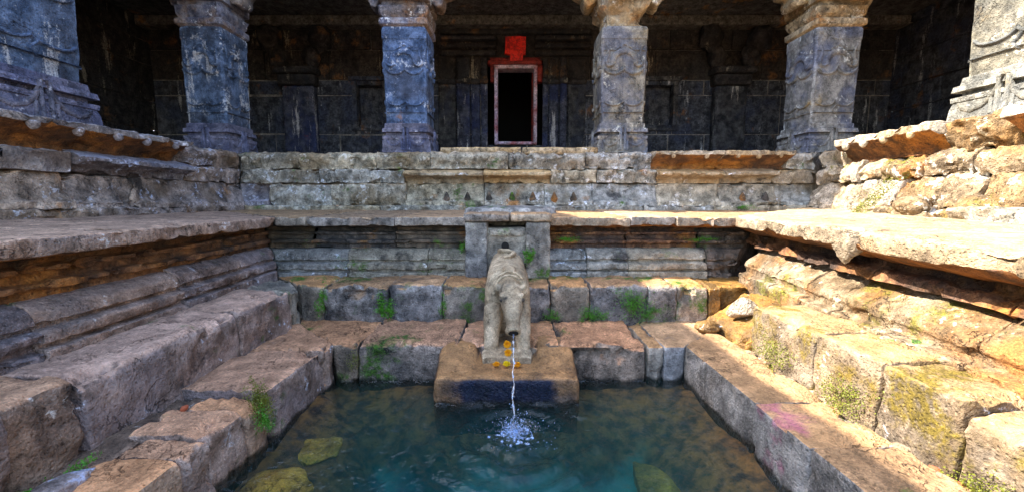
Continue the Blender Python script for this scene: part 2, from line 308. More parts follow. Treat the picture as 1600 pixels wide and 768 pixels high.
def course(bm, side, k, poly, c0, c1, ds=.03, amp=.01, freq=5.0, seed=0.0, er=.02, coarse=.12, dj=0.0, zj=0.0, amp2=.55, mat_fn=None):
    """one block of a masonry course, profile poly (d outward, z), from c0 to c1 along the side"""
    er *= .6; prof = round_poly(poly, ds); n = len(prof)
    f0 = c0 if callable(c0) else (lambda d, c=c0: c)
    f1 = c1 if callable(c1) else (lambda d, c=c1: c)
    cen = sum(prof, Vector((0, 0))) / n
    area = sum(prof[i].x * prof[(i + 1) % n].y - prof[(i + 1) % n].x * prof[i].y for i in range(n))
    sg = 1 if area > 0 else -1
    nor = []
    for i in range(n):
        t = prof[(i + 1) % n] - prof[i - 1]
        nor.append(Vector((t.y, -t.x)).normalized() * sg if t.length > 1e-9 else Vector((0, 0)))
    L = abs(f1(0) - f0(0)); m = max(2, int(L / ds)); g = .0035
    fs = [0, .25 * er / L, .6 * er / L] + [(er + (L - 2 * er) * i / m) / L for i in range(m + 1)] + [1 - .6 * er / L, 1 - .25 * er / L, 1]
    cf = [0.0] * n
    for i in range(n):
        if nor[i - 1].dot(nor[(i + 1) % n]) < .9:
            for j in (-2, -1, 0, 1, 2): cf[(i + j) % n] = max(cf[(i + j) % n], 1 - .25 * abs(j))
    chip = min(amp, .016) * 7
    rings = []
    tilt = (mn.noise(Vector((seed * 3.7, 1.3, 2.2)))) * .012
    for f in fs:
        e = min(f, 1 - f) * L
        ins = er - math.sqrt(max(0, er * er - (er - e) ** 2)) if e < er else 0
        ins *= .55
        ring = []
        for i in range(n):
            q = prof[i] - nor[i] * ins
            d, z = q.x + dj, q.y + zj + tilt * (f - .5)
            lo, hi = f0(q.x), f1(q.x); s = 1 if hi > lo else -1
            c = (lo + g * s) + (hi - lo - 2 * g * s) * f
            p = P(side, k, c, d, z)
            dis = fr(p, freq, seed) * amp + fr(p, freq * 4.5, seed + 3, 3) * amp * amp2
            ed = max(cf[i], 1 - e / .05 if e < .05 else 0)
            if ed > 0: dis -= max(0, fr(p, 6.5, seed + 20) - .10) * chip * ed
            p = P(side, k, c, d + nor[i].x * dis, z + nor[i].y * dis)
            ring.append(bm.verts.new(p))
        rings.append(ring)
    for a, b in zip(rings, rings[1:]):
        for i in range(n):
            j = (i + 1) % n
            fc = bm.faces.new((a[i], a[j], b[j], b[i]))
            if mat_fn: fc.material_index = mat_fn(prof[i], nor[i])
    for r in (rings[0], rings[-1]):
        bm.faces.new(r)
    bmesh.ops.recalc_face_normals(bm, faces=bm.faces)

SEED = [1.0]
def run(root, name, side, k, poly, cuts, mat, labels=None, dj=.006, zj=.005, mats=None, **kw):
    """a row of blocks between consecutive cuts; None cut = mitre"""
    out = []
    for i in range(len(cuts) - 1):
        SEED[0] += 1.37; sd_ = SEED[0]; rnd = random.Random(sd_)
        a, b = cuts[i], cuts[i + 1]
        if a is None: a = mitre(side, k, 0)
        if b is None: b = mitre(side, k, 1)
        pl = poly[i % len(poly)] if isinstance(poly[0], list) else poly
        bm = bmesh.new()
        course(bm, side, k, pl, a, b, seed=sd_, dj=rnd.uniform(-dj, dj), zj=rnd.uniform(-zj, zj), **kw)
        mm = mats[i] if mats and mats[i] else mat
        out.append(obj(name, bm, mm, root, sharp=42))
    return out

def box_bm(bm, lo, hi, bev=.01, seg=2):
    r = bmesh.ops.create_cube(bm, size=1)
    for v in r['verts']:
        v.co = Vector([(lo[i] + hi[i]) / 2 + v.co[i] * (hi[i] - lo[i]) for i in range(3)])
    if bev:
        es = list({e for v in r['verts'] for e in v.link_edges})
        bmesh.ops.bevel(bm, geom=es, offset=bev, segments=seg, affect='EDGES', profile=.6)
def rough_box(bm, lo, hi, ds=.05, amp=.008, freq=6, seed=0.0, bev=.015):
    """box as dense grid, rounded edges, displaced"""
    lo = Vector(lo); hi = Vector(hi); sz = hi - lo; N = [max(2, int(sz[i] / ds)) for i in range(3)]
    vd = {}
    def V(i, j, k):
        key = (i, j, k)
        if key in vd: return vd[key]
        q = Vector((i / N[0] * sz.x, j / N[1] * sz.y, k / N[2] * sz.z))
        inner = Vector([min(max(q[a], bev), sz[a] - bev) for a in range(3)])
        dlt = q - inner
        if dlt.length > 1e-6:
            nn = dlt.normalized(); p = lo + inner + nn * bev
        else: nn = Vector((0, 0, 0)); p = lo + q
        p = p + nn * (fr(p, freq, seed) * amp + fr(p, freq * 4, seed + 2, 3) * amp * .35)
        vd[key] = bm.verts.new(p); return vd[key]
    for ax in range(3):
        u, w = (ax + 1) % 3, (ax + 2) % 3
        for side in (0, N[ax]):
            for i in range(N[u]):
                for j in range(N[w]):
                    qs = []
                    for a, b in ((i, j), (i + 1, j), (i + 1, j + 1), (i, j + 1)):
                        id3 = [0, 0, 0]; id3[ax] = side; id3[u] = a; id3[w] = b; qs.append(V(*id3))
                    bm.faces.new(qs if side else qs[::-1])
def rock_bm(bm, c, s, seed=0.0, sub=4, amp=.3, cut=.75, rz=0.0):
    r = bmesh.ops.create_icosphere(bm, subdivisions=sub, radius=1)
    rnd = random.Random(seed); pl = [(Vector((rnd.uniform(-1, 1), rnd.uniform(-1, 1), rnd.uniform(-.8, 1))).normalized(), rnd.uniform(cut, 1)) for _ in range(9)]
    R = Matrix.Rotation(rz, 3, 'Z')
    for v in r['verts']:
        p = v.co.copy()
        for n_, d_ in pl:
            e = p.dot(n_) - d_
            if e > 0: p -= n_ * e * .9
        p *= 1 + fr(p, 1.6, seed) * amp * .5 + fr(p, 6, seed + 5, 3) * amp * .12
        v.co = R @ Vector((p.x * s[0], p.y * s[1], p.z * s[2])) + Vector(c)

# ================================================================== SETTING: ground, pool floor, water
bm = bmesh.new()
for x0, x1, y0, y1 in ((-1500, -8, -1500, 1500), (8, 1500, -1500, 1500), (-8, 8, 9.8, 1500), (-8, 8, -1500, -1.35)):
    vs_ = [bm.verts.new((x, y, .98)) for x, y in ((x0, y0), (x1, y0), (x1, y1), (x0, y1))]; bm.faces.new(vs_)
struct(obj('ground', bm, 'earth', smooth=False))

bm = bmesh.new(); nx, ny = 90, 120; g = []
for j in range(ny + 1):
    row = []
    for i in range(nx + 1):
        x = -1.75 + 3.5 * i / nx; y = -1.3 + 4.3 * j / ny
        e = min(x + 1.25, 1.19 - x, 2.72 - y)                       # distance from the edge
        dp = -.035 - .17 * min(1, max(0, e) / .34) - .48 * min(1, max(0, (e - .30) / .4)) ** 1.2
        z = dp + fr((x, y, 0), 2.2, 4) * .05 + fr((x, y, 0), 9, 5, 3) * .012
        row.append(bm.verts.new((x, y, z)))
    g.append(row)
for j in range(ny):
    for i in range(nx):
        f = bm.faces.new((g[j][i], g[j][i + 1], g[j + 1][i + 1], g[j + 1][i]))
struct(obj('pool_floor', bm, 'pool_bed'))

# water: closed body with a rippled top, rings running out from where the jet falls
JX, JY = .018, 2.07
bm = bmesh.new(); nx, ny = 230, 330; g = []
x0, x1, y0, y1 = -1.45, 1.40, -1.25, 2.80
for j in range(ny + 1):
    row = []
    for i in range(nx + 1):
        x = x0 + (x1 - x0) * i / nx; y = y0 + (y1 - y0) * j / ny
        r = math.hypot(x - JX, (y - JY))
        w = .016 * math.sin(r * 48 + fr((x, y, 0), 4, 3) * 2.2) * math.exp(-r * 2.0) + fr((x, y, 0), 3.2, 6, 3) * .004 + fr((x, y, 1), 11, 7, 3) * .0016
        e = min(x + 1.232, 1.185 - x, 2.723 - y, max(-.485 - x, x - .418, 2.405 - y) if y > 2.2 else 9)   # water creeping up the stones
        if e < .035: w += .016 * (1 - max(0, e) / .035) ** 2
        if i in (0, nx) or j in (0, ny): w = 0
        row.append(bm.verts.new((x, y, w)))
    g.append(row)
for j in range(ny):
    for i in range(nx): bm.faces.new((g[j][i], g[j][i + 1], g[j + 1][i + 1], g[j + 1][i]))
bot = [bm.verts.new((x, y, -1.0)) for x, y in ((x0, y0), (x1, y0), (x1, y1), (x0, y1))]
bm.faces.new(bot[::-1])
bm.faces.new([bot[0], bot[1]] + [g[0][i] for i in range(nx, -1, -1)])
bm.faces.new([bot[1], bot[2]] + [g[j][nx] for j in range(ny, -1, -1)])
bm.faces.new([bot[2], bot[3]] + [g[ny][i] for i in range(0, nx + 1)])
bm.faces.new([bot[3], bot[0]] + [g[j][0] for j in range(0, ny + 1)])
bmesh.ops.recalc_face_normals(bm, faces=bm.faces)
struct(obj('water', bm, 'water'))

# ================================================================== STEPS
def step_poly(z0, z1, w, lean=.015, r=.035, back=None):
    return [(lean * 0, z0, 0), (0, z0 + .02, 0), (lean, z1, r), (w, z1 + .006, .01), (w, z0, 0)]
NEAR = -1.2
# lower steps (level 0)
t = thing('stone_step', (-1.5, 1.0, 0), 'lower brown stone step along the left pool edge, with a green moss clump', 'step', 'lower stone steps round the pool')
pl_w = step_poly(-.75, .262, .34); pl_f = step_poly(-.75, .262, .55)
run(t, 'stone_block', 'L', 0, pl_w, [NEAR, -.3, .55, 1.08, 1.50], 'step_left', ds=.03, amp=.016, freq=4, er=.03, dj=.012, zj=.012)
run(t, 'stone_block', 'L', 0, step_poly(-.75, .25, .30, r=.05), [1.50, 1.63], 'step_left', ds=.025, amp=.022, freq=5, er=.04, dj=.012)
run(t, 'stone_block', 'L', 0, step_poly(-.75, .258, .36), [1.63, 1.86], 'step_left', ds=.025, amp=.016, freq=4, er=.035)
run(t, 'stone_block', 'L', 0, step_poly(-.75, .235, .30, r=.08), [1.86, 2.02], 'step_left', ds=.025, amp=.022, freq=5, er=.05)
run(t, 'stone_block', 'L', 0, step_poly(-.75, .272, .56, r=.03), [2.02, 2.60, None], 'step_left', ds=.03, amp=.016, freq=3, er=.03)
run(t, 'stone_block', 'L', 0, [(0.3, -.75, 0), (.3, .232, .02), (.62, .246, .02), (.62, -.75, 0)], [NEAR, .4, 1.25, 2.03], 'mud', ds=.03, amp=.022, freq=4, er=.02)
run(t, 'stone_block', 'L', 0, [(0.57, -.75, 0), (.57, .25, .02), (.66, .262, .02), (.66, -.75, 0)], [2.02, 2.72], 'mud', ds=.03, amp=.02, freq=5, er=.02)
t = thing('stone_step', (0, 3.0, 0), 'lower stone step at the far pool edge, on both sides of the pedestal', 'step', 'lower stone steps round the pool')
XL0, XR0 = -1.222, 1.180
run(t, 'stone_block', 'B', 0, step_poly(-.75, .255, .75, r=.04), [None, -1.07], 'step_back', ds=.03, amp=.018, freq=4, er=.03)
run(t, 'stone_block', 'B', 0, step_poly(-.75, .265, .62, r=.05), [-1.07, -.37], 'step_back', ds=.03, amp=.022, freq=3.4, er=.05)
run(t, 'stone_block', 'B', 0, step_poly(-.75, .262, .62, r=.05), [.33, .93], 'step_back', ds=.03, amp=.024, freq=3.4, er=.05)
run(t, 'stone_block', 'B', 0, step_poly(-.75, .245, .62, r=.03), [.945, 1.055], 'step_right', ds=.03, amp=.012, freq=4, er=.025)
run(t, 'stone_block', 'B', 0, step_poly(-.75, .248, .62, r=.03), [1.055, None], 'step_right', ds=.03, amp=.012, freq=4, er=.025)
run(t, 'stone_block', 'B', 0, step_poly(-.75, .255, .62, r=.03), [-.37, -.19], 'step_back', ds=.03, amp=.016, freq=4, er=.03)
run(t, 'stone_block', 'B', 0, step_poly(-.75, .255, .62, r=.03), [.12, .33], 'step_back', ds=.03, amp=.016, freq=4, er=.03)
t = thing('stone_step', (1.4, 1.0, 0), 'lower grey stone step along the right pool edge, with a pink powder stain', 'step', 'lower stone steps round the pool')
run(t, 'stone_block', 'R', 0, step_poly(-.75, .262, .37, lean=.01, r=.02), [None, 1.93, 1.555, .95, .2, -.5, NEAR], 'step_right', ds=.03, amp=.009, freq=4, er=.02,
    mats=[None, 'step_right_pink', None, None, None, None])
run(t, 'stone_block', 'R', 0, [(.365, -.75, 0), (.365, .225, .02), (.52, .25, .02), (.52, -.75, 0)], [2.66, 1.8, 1.1, .3, NEAR], 'rubble', ds=.025, amp=.03, freq=7, er=.02)

# upper steps (level 1)
t = thing('stone_step', (-1.9, 1.0, .26), 'upper stone step on the left side, long shaded brown risers below the moulded wall', 'step', 'upper stone steps round the pool')
up = lambda z1=.558, w=.52, r=.045: step_poly(.05, z1, w, lean=.02, r=r)
run(t, 'stone_block', 'L', 1, [up(), up(.565), up(.552), up(.56), up(.55, r=.06), up(.555)], [NEAR, -.2, .6, 1.30, 1.56, 2.52, 3.12], 'step_left_up', ds=.03, amp=.02, freq=3.0, er=.035, dj=.014, zj=.008)
run(t, 'stone_block', 'L', 1, up(.54, r=.05), [3.12, None], 'housing', ds=.025, amp=.03, freq=5, er=.03)
t = thing('stone_step', (0, 3.5, .26), 'upper stone step across the far side, with ferns in its joints', 'step', 'upper stone steps round the pool')
run(t, 'stone_block', 'B', 1, [up(.556), up(.55), up(.562), up(.558), up(.552)], [None, -1.56, -1.02, -.575, -.21], 'step_back_up', ds=.03, amp=.018, freq=3.5, er=.035, mats=[None, None, None, 'step_back_up', 'pedestal'])
run(t, 'stone_block', 'B', 1, [up(.545), up(.56, r=.06), up(.556), up(.555), up(.552)], [.13, .32, .645, 1.12, 1.36, 1.62], 'step_back_up', ds=.03, amp=.018, freq=3.5, er=.035, mats=[None, None, None, 'step_back_up', None])
run(t, 'stone_block', 'B', 1, step_poly(.05, .548, .52, r=.05), [1.62, 1.72], 'wet_rust', ds=.025, amp=.014, freq=5, er=.02)
run(t, 'stone_block', 'B', 1, [(.12, .05, 0), (.10, .53, .03), (.52, .55, .02), (.52, .05, 0)], [1.72, 2.3], 'wet_rust', ds=.025, amp=.016, freq=4, er=.02)
run(t, 'stone_block', 'B', 1, [(.06, .05, 0), (.06, .5, .02), (.5, .5, .02), (.5, .05, 0)], [-.21, .13], 'housing', ds=.03, amp=.01, er=.02)
t = thing('stone_step', (1.8, 1.0, .26), 'upper stone step on the sunlit right side, with yellow moss on its risers', 'step', 'upper stone steps round the pool')
upr = lambda z1, r, w=.40: [(0, .05, 0), (0, .07, 0), (.012, z1, r), (w, z1 + .012, .02), (w, .05, 0)]
run(t, 'stone_block', 'R', 1, [upr(.552, .022), upr(.556, .022, .34), upr(.55, .025, .42)], [2.66, 2.09, 1.70, 1.37], 'step_right_up', ds=.02, amp=.010, freq=3.5, er=.02, dj=.006)
run(t, 'stone_block', 'R', 1, [upr(.52, .07), upr(.545, .03), upr(.54, .03)], [1.365, .80, .1, NEAR], 'step_right_up', ds=.022, amp=.022, freq=3.2, er=.04)
run(t, 'stone_block', 'R', 1, [(.30, .05, 0), (.30, .525, .02), (.60, .55, .02), (.60, .05, 0)], [2.75, 2.2, 1.5, .4, NEAR], 'rubble', ds=.022, amp=.03, freq=7, er=.02)
run(t, 'stone_block', 'R', 1, [(-.02, .05, 0), (-.02, .30, .04), (.12, .36, .04), (.30, .50, .03), (.60, .53, .02), (.60, .05, 0)], [3.28, 2.64], 'wet_rust', ds=.025, amp=.03, freq=6, er=.03)

# ================================================================== MOULDED PLINTH (level 2) and LEDGE
base = [(-.015, .42, 0), (-.015, .594, .008), (.03, .600, .003), (.03, .612, .003), (-.005, .618, .012), (-.005, .676, .02), (.045, .688, .003), (.045, .700, .003), (.02, .706, .01), (.035, .76, .04), (.09, .803, .02), (.3, .807, 0), (.3, .42, 0)]
rec_r = [(.10, .84, 0), (.12, .90, .02), (.20, .905, .01), (.20, .96, .01), (.42, .96, 0), (.42, .84, 0)]
rec = [(.13, .80, 0), (.135, .845, .005), (.085, .852, .006), (.085, .882, .006), (.145, .888, .004), (.15, .925, .006), (.12, .93, .004), (.12, .952, .004), (.20, .96, .01), (.16, 1.02, .01), (.42, 1.02, 0), (.42, .80, 0)]
base_side = [(-.02, .42, 0), (-.02, .605, .01), (.035, .611, .003), (.035, .624, .003), (-.01, .63, .015), (-.01, .685, .02), (.05, .695, .003), (.05, .71, .003), (.02, .718, .01), (.04, .775, .04), (.11, .815, .03), (.3, .82, 0), (.3, .42, 0)]
base_r = [(-.03, .42, 0), (-.03, .615, .012), (.04, .625, .006), (.035, .66, .006), (.02, .675, .01), (.03, .715, .012), (.21, .83, .02), (.42, .845, 0), (.42, .42, 0)]
t = thing('moulded_wall', (-2.3, 1.0, .5), 'shaded left retaining wall with purple brown carved mouldings under the long ledge', 'wall')
run(t, 'base_moulding', 'L', 2, base_side, [NEAR, -.1, .9, 1.75, 2.6, 3.25, None], 'plinth_left', ds=.016, amp=.005, freq=5, er=.012)
run(t, 'recessed_band', 'L', 2, rec, [NEAR, .4, 1.5, 2.4, 3.2, None], 'recess_rust_bounce', ds=.025, amp=.007, freq=6, er=.01)
run(t, 'wall_core', 'L', 2, [(.26, 0, 0), (.26, .99, 0), (1.6, .99, 0), (1.6, 0, 0)], [NEAR, None], 'plinth_dark', ds=.2, amp=0)
t = thing('moulded_wall', (0, 3.9, .5), 'far retaining wall of pale carved mouldings behind the spout', 'wall')
run(t, 'base_moulding', 'B', 2, base, [None, -1.52, -.78, -.40], 'plinth_back', ds=.014, amp=.005, freq=6, er=.012)
run(t, 'base_moulding', 'B', 2, base, [.335, .69, 1.07, 1.80], 'plinth_back', ds=.014, amp=.005, freq=6, er=.014)
run(t, 'base_moulding', 'B', 2, base, [1.80, None], 'plinth_dark', ds=.022, amp=.02, freq=6, er=.014)
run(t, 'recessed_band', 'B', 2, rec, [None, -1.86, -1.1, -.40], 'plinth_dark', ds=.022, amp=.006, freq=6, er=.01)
run(t, 'recessed_band', 'B', 2, rec, [.335, 1.07, 1.75, None], 'recess_rust_bounce', ds=.022, amp=.008, freq=6, er=.01, mats=[None, None, 'plinth_dark'])
run(t, 'wall_core', 'B', 2, [(.26, 0, 0), (.26, .99, 0), (1.6, .99, 0), (1.6, 0, 0)], [None, None], 'plinth_dark', ds=.2, amp=0)
t = thing('moulded_wall', (2.3, 1.0, .5), 'sunlit right retaining wall of broken sloping mouldings stained rust', 'wall')
run(t, 'base_moulding', 'R', 2, base_r, [3.62, 3.1, 2.72, 2.42, 2.05, 1.62, 1.2, .5, -.3, NEAR], 'plinth_right', ds=.018, amp=.010, freq=4, er=.016, dj=.012, zj=.008)
run(t, 'recessed_band', 'R', 2, rec_r, [None, 3.0, 2.3, 1.6, .8, -.2, NEAR][::-1], 'recess_rust_bounce', ds=.03, amp=.018, freq=6, er=.014)
run(t, 'wall_core', 'R', 2, [(.36, 0, 0), (.36, .99, 0), (1.6, .99, 0), (1.6, 0, 0)], [NEAR, None], 'plinth_dark', ds=.2, amp=0)

led = [(.12, 1.0, 0), (-.035, 1.022, .012), (-.035, 1.10, .016), (1.72, 1.125, 0), (1.72, .98, 0)]
led_r = [(.17, .945, 0), (-.05, 1.015, .012), (-.05, 1.11, .025), (1.95, 1.125, 0), (1.95, .93, 0)]
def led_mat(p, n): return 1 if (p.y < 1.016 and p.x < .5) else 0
t = thing('stone_ledge', (-2.8, 1.0, 1.0), 'broad stone ledge along the shaded left side, pinkish rough edged slabs over the moulded wall', 'ledge', 'broad ledges of the sunken court')
run(t, 'ledge_slab', 'L', 2, led, [NEAR, -.2, .75, 2.19, 2.80, 3.12, None], ['ledge_left', 'under_rust_bounce'], ds=.03, amp=.008, freq=5, er=.012, dj=.012, zj=.004, mat_fn=led_mat)
t = thing('stone_ledge', (0, 4.5, 1.0), 'broad stone ledge across the far side, above the cow spout', 'ledge', 'broad ledges of the sunken court')
run(t, 'ledge_slab', 'B', 2, led, [None, -1.86, -1.06, -.42], ['ledge_back', 'plinth_dark'], ds=.03, amp=.008, freq=5, er=.014, dj=.012, mat_fn=led_mat)
run(t, 'ledge_slab', 'B', 2, led, [.345, 1.07, 1.48, 1.82, None], ['ledge_back', 'under_rust_bounce'], ds=.03, amp=.009, freq=5, er=.014, dj=.012, mat_fn=led_mat)
run(t, 'ledge_slab', 'B', 2, [(.35, 1.0, 0), (.35, 1.108, .01), (1.72, 1.124, 0), (1.72, 1.0, 0)], [-.42, .345], 'ledge_back', ds=.04, amp=.006, er=.012)
t = thing('stone_ledge', (2.8, 1.0, 1.0), 'broad stone ledge along the right side, glaring in the sun with a bounce-tinted rust underside', 'ledge', 'broad ledges of the sunken court')
run(t, 'ledge_slab', 'R', 2, led_r, [NEAR, -.1, .8, 2.32, 3.3, None], ['ledge_right', 'under_rust_bounce'], ds=.026, amp=.0075, freq=4, er=.014, dj=.01, mat_fn=led_mat)
bm = bmesh.new(); q_ = P('R', 2, 2.35, .0, 1.02); r = bmesh.ops.create_icosphere(bm, subdivisions=4, radius=1)
for v in r['verts']:
    u = v.co.copy(); tp = .25 + .75 * min(1, max(0, (u.z + 1) / 1.1))
    w_ = Vector((u.x * .05 * tp, u.y * .13 * tp + (1 - tp) * .03, u.z * .115)); w_.x = max(w_.x, -.055)
    v.co = q_ + w_ + Vector((fr(w_ * 1, 13, 3), fr(w_, 13, 5), fr(w_, 13, 7))) * .014
obj('broken_edge', bm, 'ledge_right', t)

# ================================================================== UPPER PLINTH (level 3)
ub = [(-.07, 1.05, 0), (-.07, 1.185, .02), (.1, 1.195, 0), (.1, 1.05, 0)]
cy = [(-.035, 1.18, 0), (-.035, 1.235, .012), (.0, 1.25, .02), (.05, 1.34, .06), (.075, 1.47, .02), (.3, 1.475, 0), (.3, 1.18, 0)]
sl = [(.08, 1.47, 0), (.06, 1.525, .02), (-.10, 1.565, .008), (-.10, 1.605, .012), (.08, 1.655, .01), (.3, 1.66, 0), (.3, 1.47, 0)]
sl_rough = [(.02, 1.47, 0), (.01, 1.54, .03), (.0, 1.64, .03), (.3, 1.655, 0), (.3, 1.47, 0)]
co = [(.08, 1.65, 0), (.10, 1.69, .02), (.0, 1.76, .06), (-.16, 1.815, .006), (-.16, 1.868, .01), (.7, 1.89, 0), (.7, 1.65, 0)]
co_rough = [(.02, 1.65, 0), (.02, 1.70, .02), (-.02, 1.80, .05), (.03, 1.865, .05), (.7, 1.875, 0), (.7, 1.65, 0)]
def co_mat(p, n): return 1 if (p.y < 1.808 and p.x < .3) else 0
def teeth(par, mt, side, c0, c1, dd, z, gap=.27, s=1.0, seed=0):
    rnd = random.Random(seed); n = max(1, int(abs(c1 - c0) / gap))
    for i in range(n):
        bm = bmesh.new(); c = c0 + (c1 - c0) * (i + .5 + rnd.uniform(-.08, .08)) / n
        r = bmesh.ops.create_icosphere(bm, subdivisions=3, radius=1); q = P(side, 3, c, dd, z); k = s * rnd.uniform(.8, 1.1)
        for v in r['verts']:
            u = v.co.copy(); wz = .055 if u.z < 0 else .02
            if side == 'B': v.co = q + Vector((u.x * .04 * k, u.y * .035, u.z * wz * k))
            else: v.co = q + Vector((u.x * .035, u.y * .04 * k, u.z * wz * k))
            v.co += Vector((fr(v.co, 14, 2), fr(v.co, 14, 3), fr(v.co, 14, 4))) * .006
        obj('cornice_drop', bm, mt, par)
def buds(par, mt, side, cs):
    for c in cs:
        bm = bmesh.new()
        r = bmesh.ops.create_icosphere(bm, subdivisions=3, radius=1); q = P(side, 3, c, .012, 1.27)
        for v in r['verts']:
            u = v.co; zz = u.z * .055 + max(0, u.z) ** 3 * .035
            v.co = q + (Vector((u.x * .045 * (1 - max(0, u.z) * .35), u.y * .03, zz)) if side == 'B' else Vector((u.x * .03, u.y * .045 * (1 - max(0, u.z) * .35), zz)))
        obj('carved_bud', bm, mt, par)

t = thing('temple_plinth', (-3.7, 1.0, 1.1), 'left wing plinth under the near blue pillar, bluish cornice with scalloped drops', 'plinth', 'plinths carrying the temple gallery')
run(t, 'base_course', 'L', 3, ub, [NEAR, .6, 1.9, 2.7, 3.5, 4.4, None], 'upper_left', ds=.03, amp=.016, freq=6, er=.02)
run(t, 'flared_wall', 'L', 3, cy, [NEAR, .8, 1.9, 2.75, 3.35, 3.95, 4.5, None], 'upper_left', ds=.028, amp=.014, freq=5, er=.018, dj=.014)
run(t, 'band_slab', 'L', 3, [sl, sl, sl_rough, sl], [NEAR, 1.9, 2.9, 3.4, 4.55], 'cornice_left', ds=.028, amp=.012, freq=6, er=.02)
run(t, 'band_slab', 'L', 3, sl_rough, [4.55, None], 'upper_left', ds=.03, amp=.022, freq=6, er=.02)
run(t, 'cornice_slab', 'L', 3, co, [NEAR, .6, 1.8, 2.78], ['cornice_left', 'under_rust_bounce'], ds=.028, amp=.012, freq=5, er=.02, mat_fn=co_mat)
cs = run(t, 'cornice_slab', 'L', 3, co, [2.80, 4.45], ['cornice_left', 'under_rust_bounce'], ds=.028, amp=.012, freq=5, er=.02, mat_fn=co_mat)
teeth(cs[0], 'cornice_left', 'L', 2.9, 4.4, -.135, 1.81, .3, 1.0, 3)
run(t, 'cornice_slab', 'L', 3, co_rough, [4.46, 4.95, None], ['upper_left'], ds=.03, amp=.035, freq=5, er=.03)
buds(t, 'upper_left', 'L', (2.6, 3.05, 3.9, 4.1, 4.65))

t = thing('temple_plinth', (0, 5.6, 1.1), 'far plinth below the doorway, weathered blocks between two pairs of projecting slabs', 'plinth', 'plinths carrying the temple gallery')
run(t, 'base_course', 'B', 3, ub, [None, -2.6, -1.7, -.75, .1, .95, 1.7, 2.6, None], 'upper_back', ds=.03, amp=.014, freq=6, er=.02, dj=.014)
run(t, 'flared_wall', 'B', 3, cy, [None, -3.15], 'cornice_left', ds=.03, amp=.014, er=.02)
run(t, 'flared_wall', 'B', 3, [[(.0, 1.18, 0), (-.02, 1.3, .05), (.02, 1.46, .05), (.3, 1.475, 0), (.3, 1.18, 0)]] * 4, [-3.15, -2.35, -1.38], 'upper_back_rough', ds=.022, amp=.024, freq=4.5, er=.02, dj=.016)
run(t, 'flared_wall', 'B', 3, cy, [-1.38, -.36, .42, 1.05, 1.88, 2.7, 3.45, None], 'upper_back', ds=.028, amp=.01, freq=5, er=.012, dj=.012)
run(t, 'band_slab', 'B', 3, sl_rough, [None, -2.5, -1.4], 'upper_back_rough', ds=.022, amp=.02, freq=5, er=.02)
run(t, 'band_slab', 'B', 3, sl, [-1.4, -.37, .5], 'cornice_back', ds=.028, amp=.008, freq=5, er=.014)
run(t, 'band_slab', 'B', 3, sl_rough, [.5, 1.1, 1.88], 'upper_back', ds=.028, amp=.014, freq=5, er=.02)
run(t, 'band_slab', 'B', 3, sl, [1.88, 2.72, 3.4], 'cornice_back', ds=.028, amp=.008, freq=5, er=.014)
run(t, 'band_slab', 'B', 3, sl_rough, [3.4, None], 'cornice_back', ds=.03, amp=.014, er=.02)
run(t, 'cornice_slab', 'B', 3, [co_rough] * 9, [None, -2.75, -1.75, -1.05, -.05, .95, 1.38, 1.8], 'upper_back_rough', ds=.022, amp=.022, freq=4.5, er=.02, dj=.016)
cs = run(t, 'cornice_slab', 'B', 3, co, [1.8, 2.66, 3.55], ['cornice_back', 'under_rust_bounce'], ds=.028, amp=.01, freq=5, er=.014, mat_fn=co_mat)
for c_, (a_, b_) in zip(cs, ((1.85, 2.6), (2.7, 3.5))):
    teeth(c_, 'cornice_back', 'B', a_, b_, -.135, 1.812, .26, .8, a_)
run(t, 'cornice_slab', 'B', 3, co_rough, [3.55, None], 'upper_back_rough', ds=.03, amp=.03, er=.03)
buds(t, 'plinth_dark', 'B', (-.85, -.58, -.3, .0, .27, .55, .8, 3.0, 3.3))

t = thing('temple_plinth', (4.0, 1.0, 1.1), 'right wing plinth in full sun, crumbling blocks coloured sun-white under a broken white cornice', 'plinth', 'plinths carrying the temple gallery')
run(t, 'base_course', 'R', 3, [(-.3, 1.05, 0), (-.3, 1.16, .04), (.1, 1.2, 0), (.1, 1.05, 0)], [4.0, 3.2, 2.4], 'upper_right', ds=.03, amp=.04, freq=6, er=.03)
run(t, 'base_course', 'R', 3, [(-.42, 1.08, 0), (-.42, 1.2, .03), (.1, 1.21, 0), (.1, 1.08, 0)], [3.15, 2.3, 1.3, .2, NEAR], 'upper_back', ds=.03, amp=.016, freq=6, er=.03)
run(t, 'base_course', 'R', 3, [(-.16, 1.05, 0), (-.12, 1.2, .04), (.1, 1.2, 0), (.1, 1.05, 0)], [5.2, 4.6, 4.0], 'pale_sunlit_right', ds=.03, amp=.04, freq=6, er=.03)
rw = [(-.12, 1.17, 0), (-.09, 1.3, .03), (.0, 1.46, .03), (.3, 1.48, 0), (.3, 1.17, 0)]
run(t, 'flared_wall', 'R', 3, rw, [5.3, 4.5, 4.0], 'pale_sunlit_right', ds=.022, amp=.04, freq=5, er=.025, dj=.02)
run(t, 'flared_wall', 'R', 3, rw, [4.0, 3.55, 3.2, 2.85, 2.4, 1.6, .6, NEAR], 'upper_right', ds=.022, amp=.045, freq=4.5, er=.03, dj=.035)
run(t, 'band_slab', 'R', 3, [(-.02, 1.46, 0), (-.05, 1.57, .025), (.03, 1.66, .02), (.3, 1.67, 0), (.3, 1.46, 0)], [5.2, 4.55, 4.25, 3.8, 3.35, 2.9, 2.3, 1.3, .2, NEAR], 'upper_right', ds=.022, amp=.04, freq=5, er=.025, dj=.03, mats=['pale_sunlit_right', 'pale_sunlit_right'] + [None] * 7)
cow = [(.06, 1.67, 0), (.08, 1.70, .02), (.0, 1.79, .06), (-.14, 1.86, .006), (-.14, 1.93, .01), (.7, 1.94, 0), (.7, 1.67, 0)]
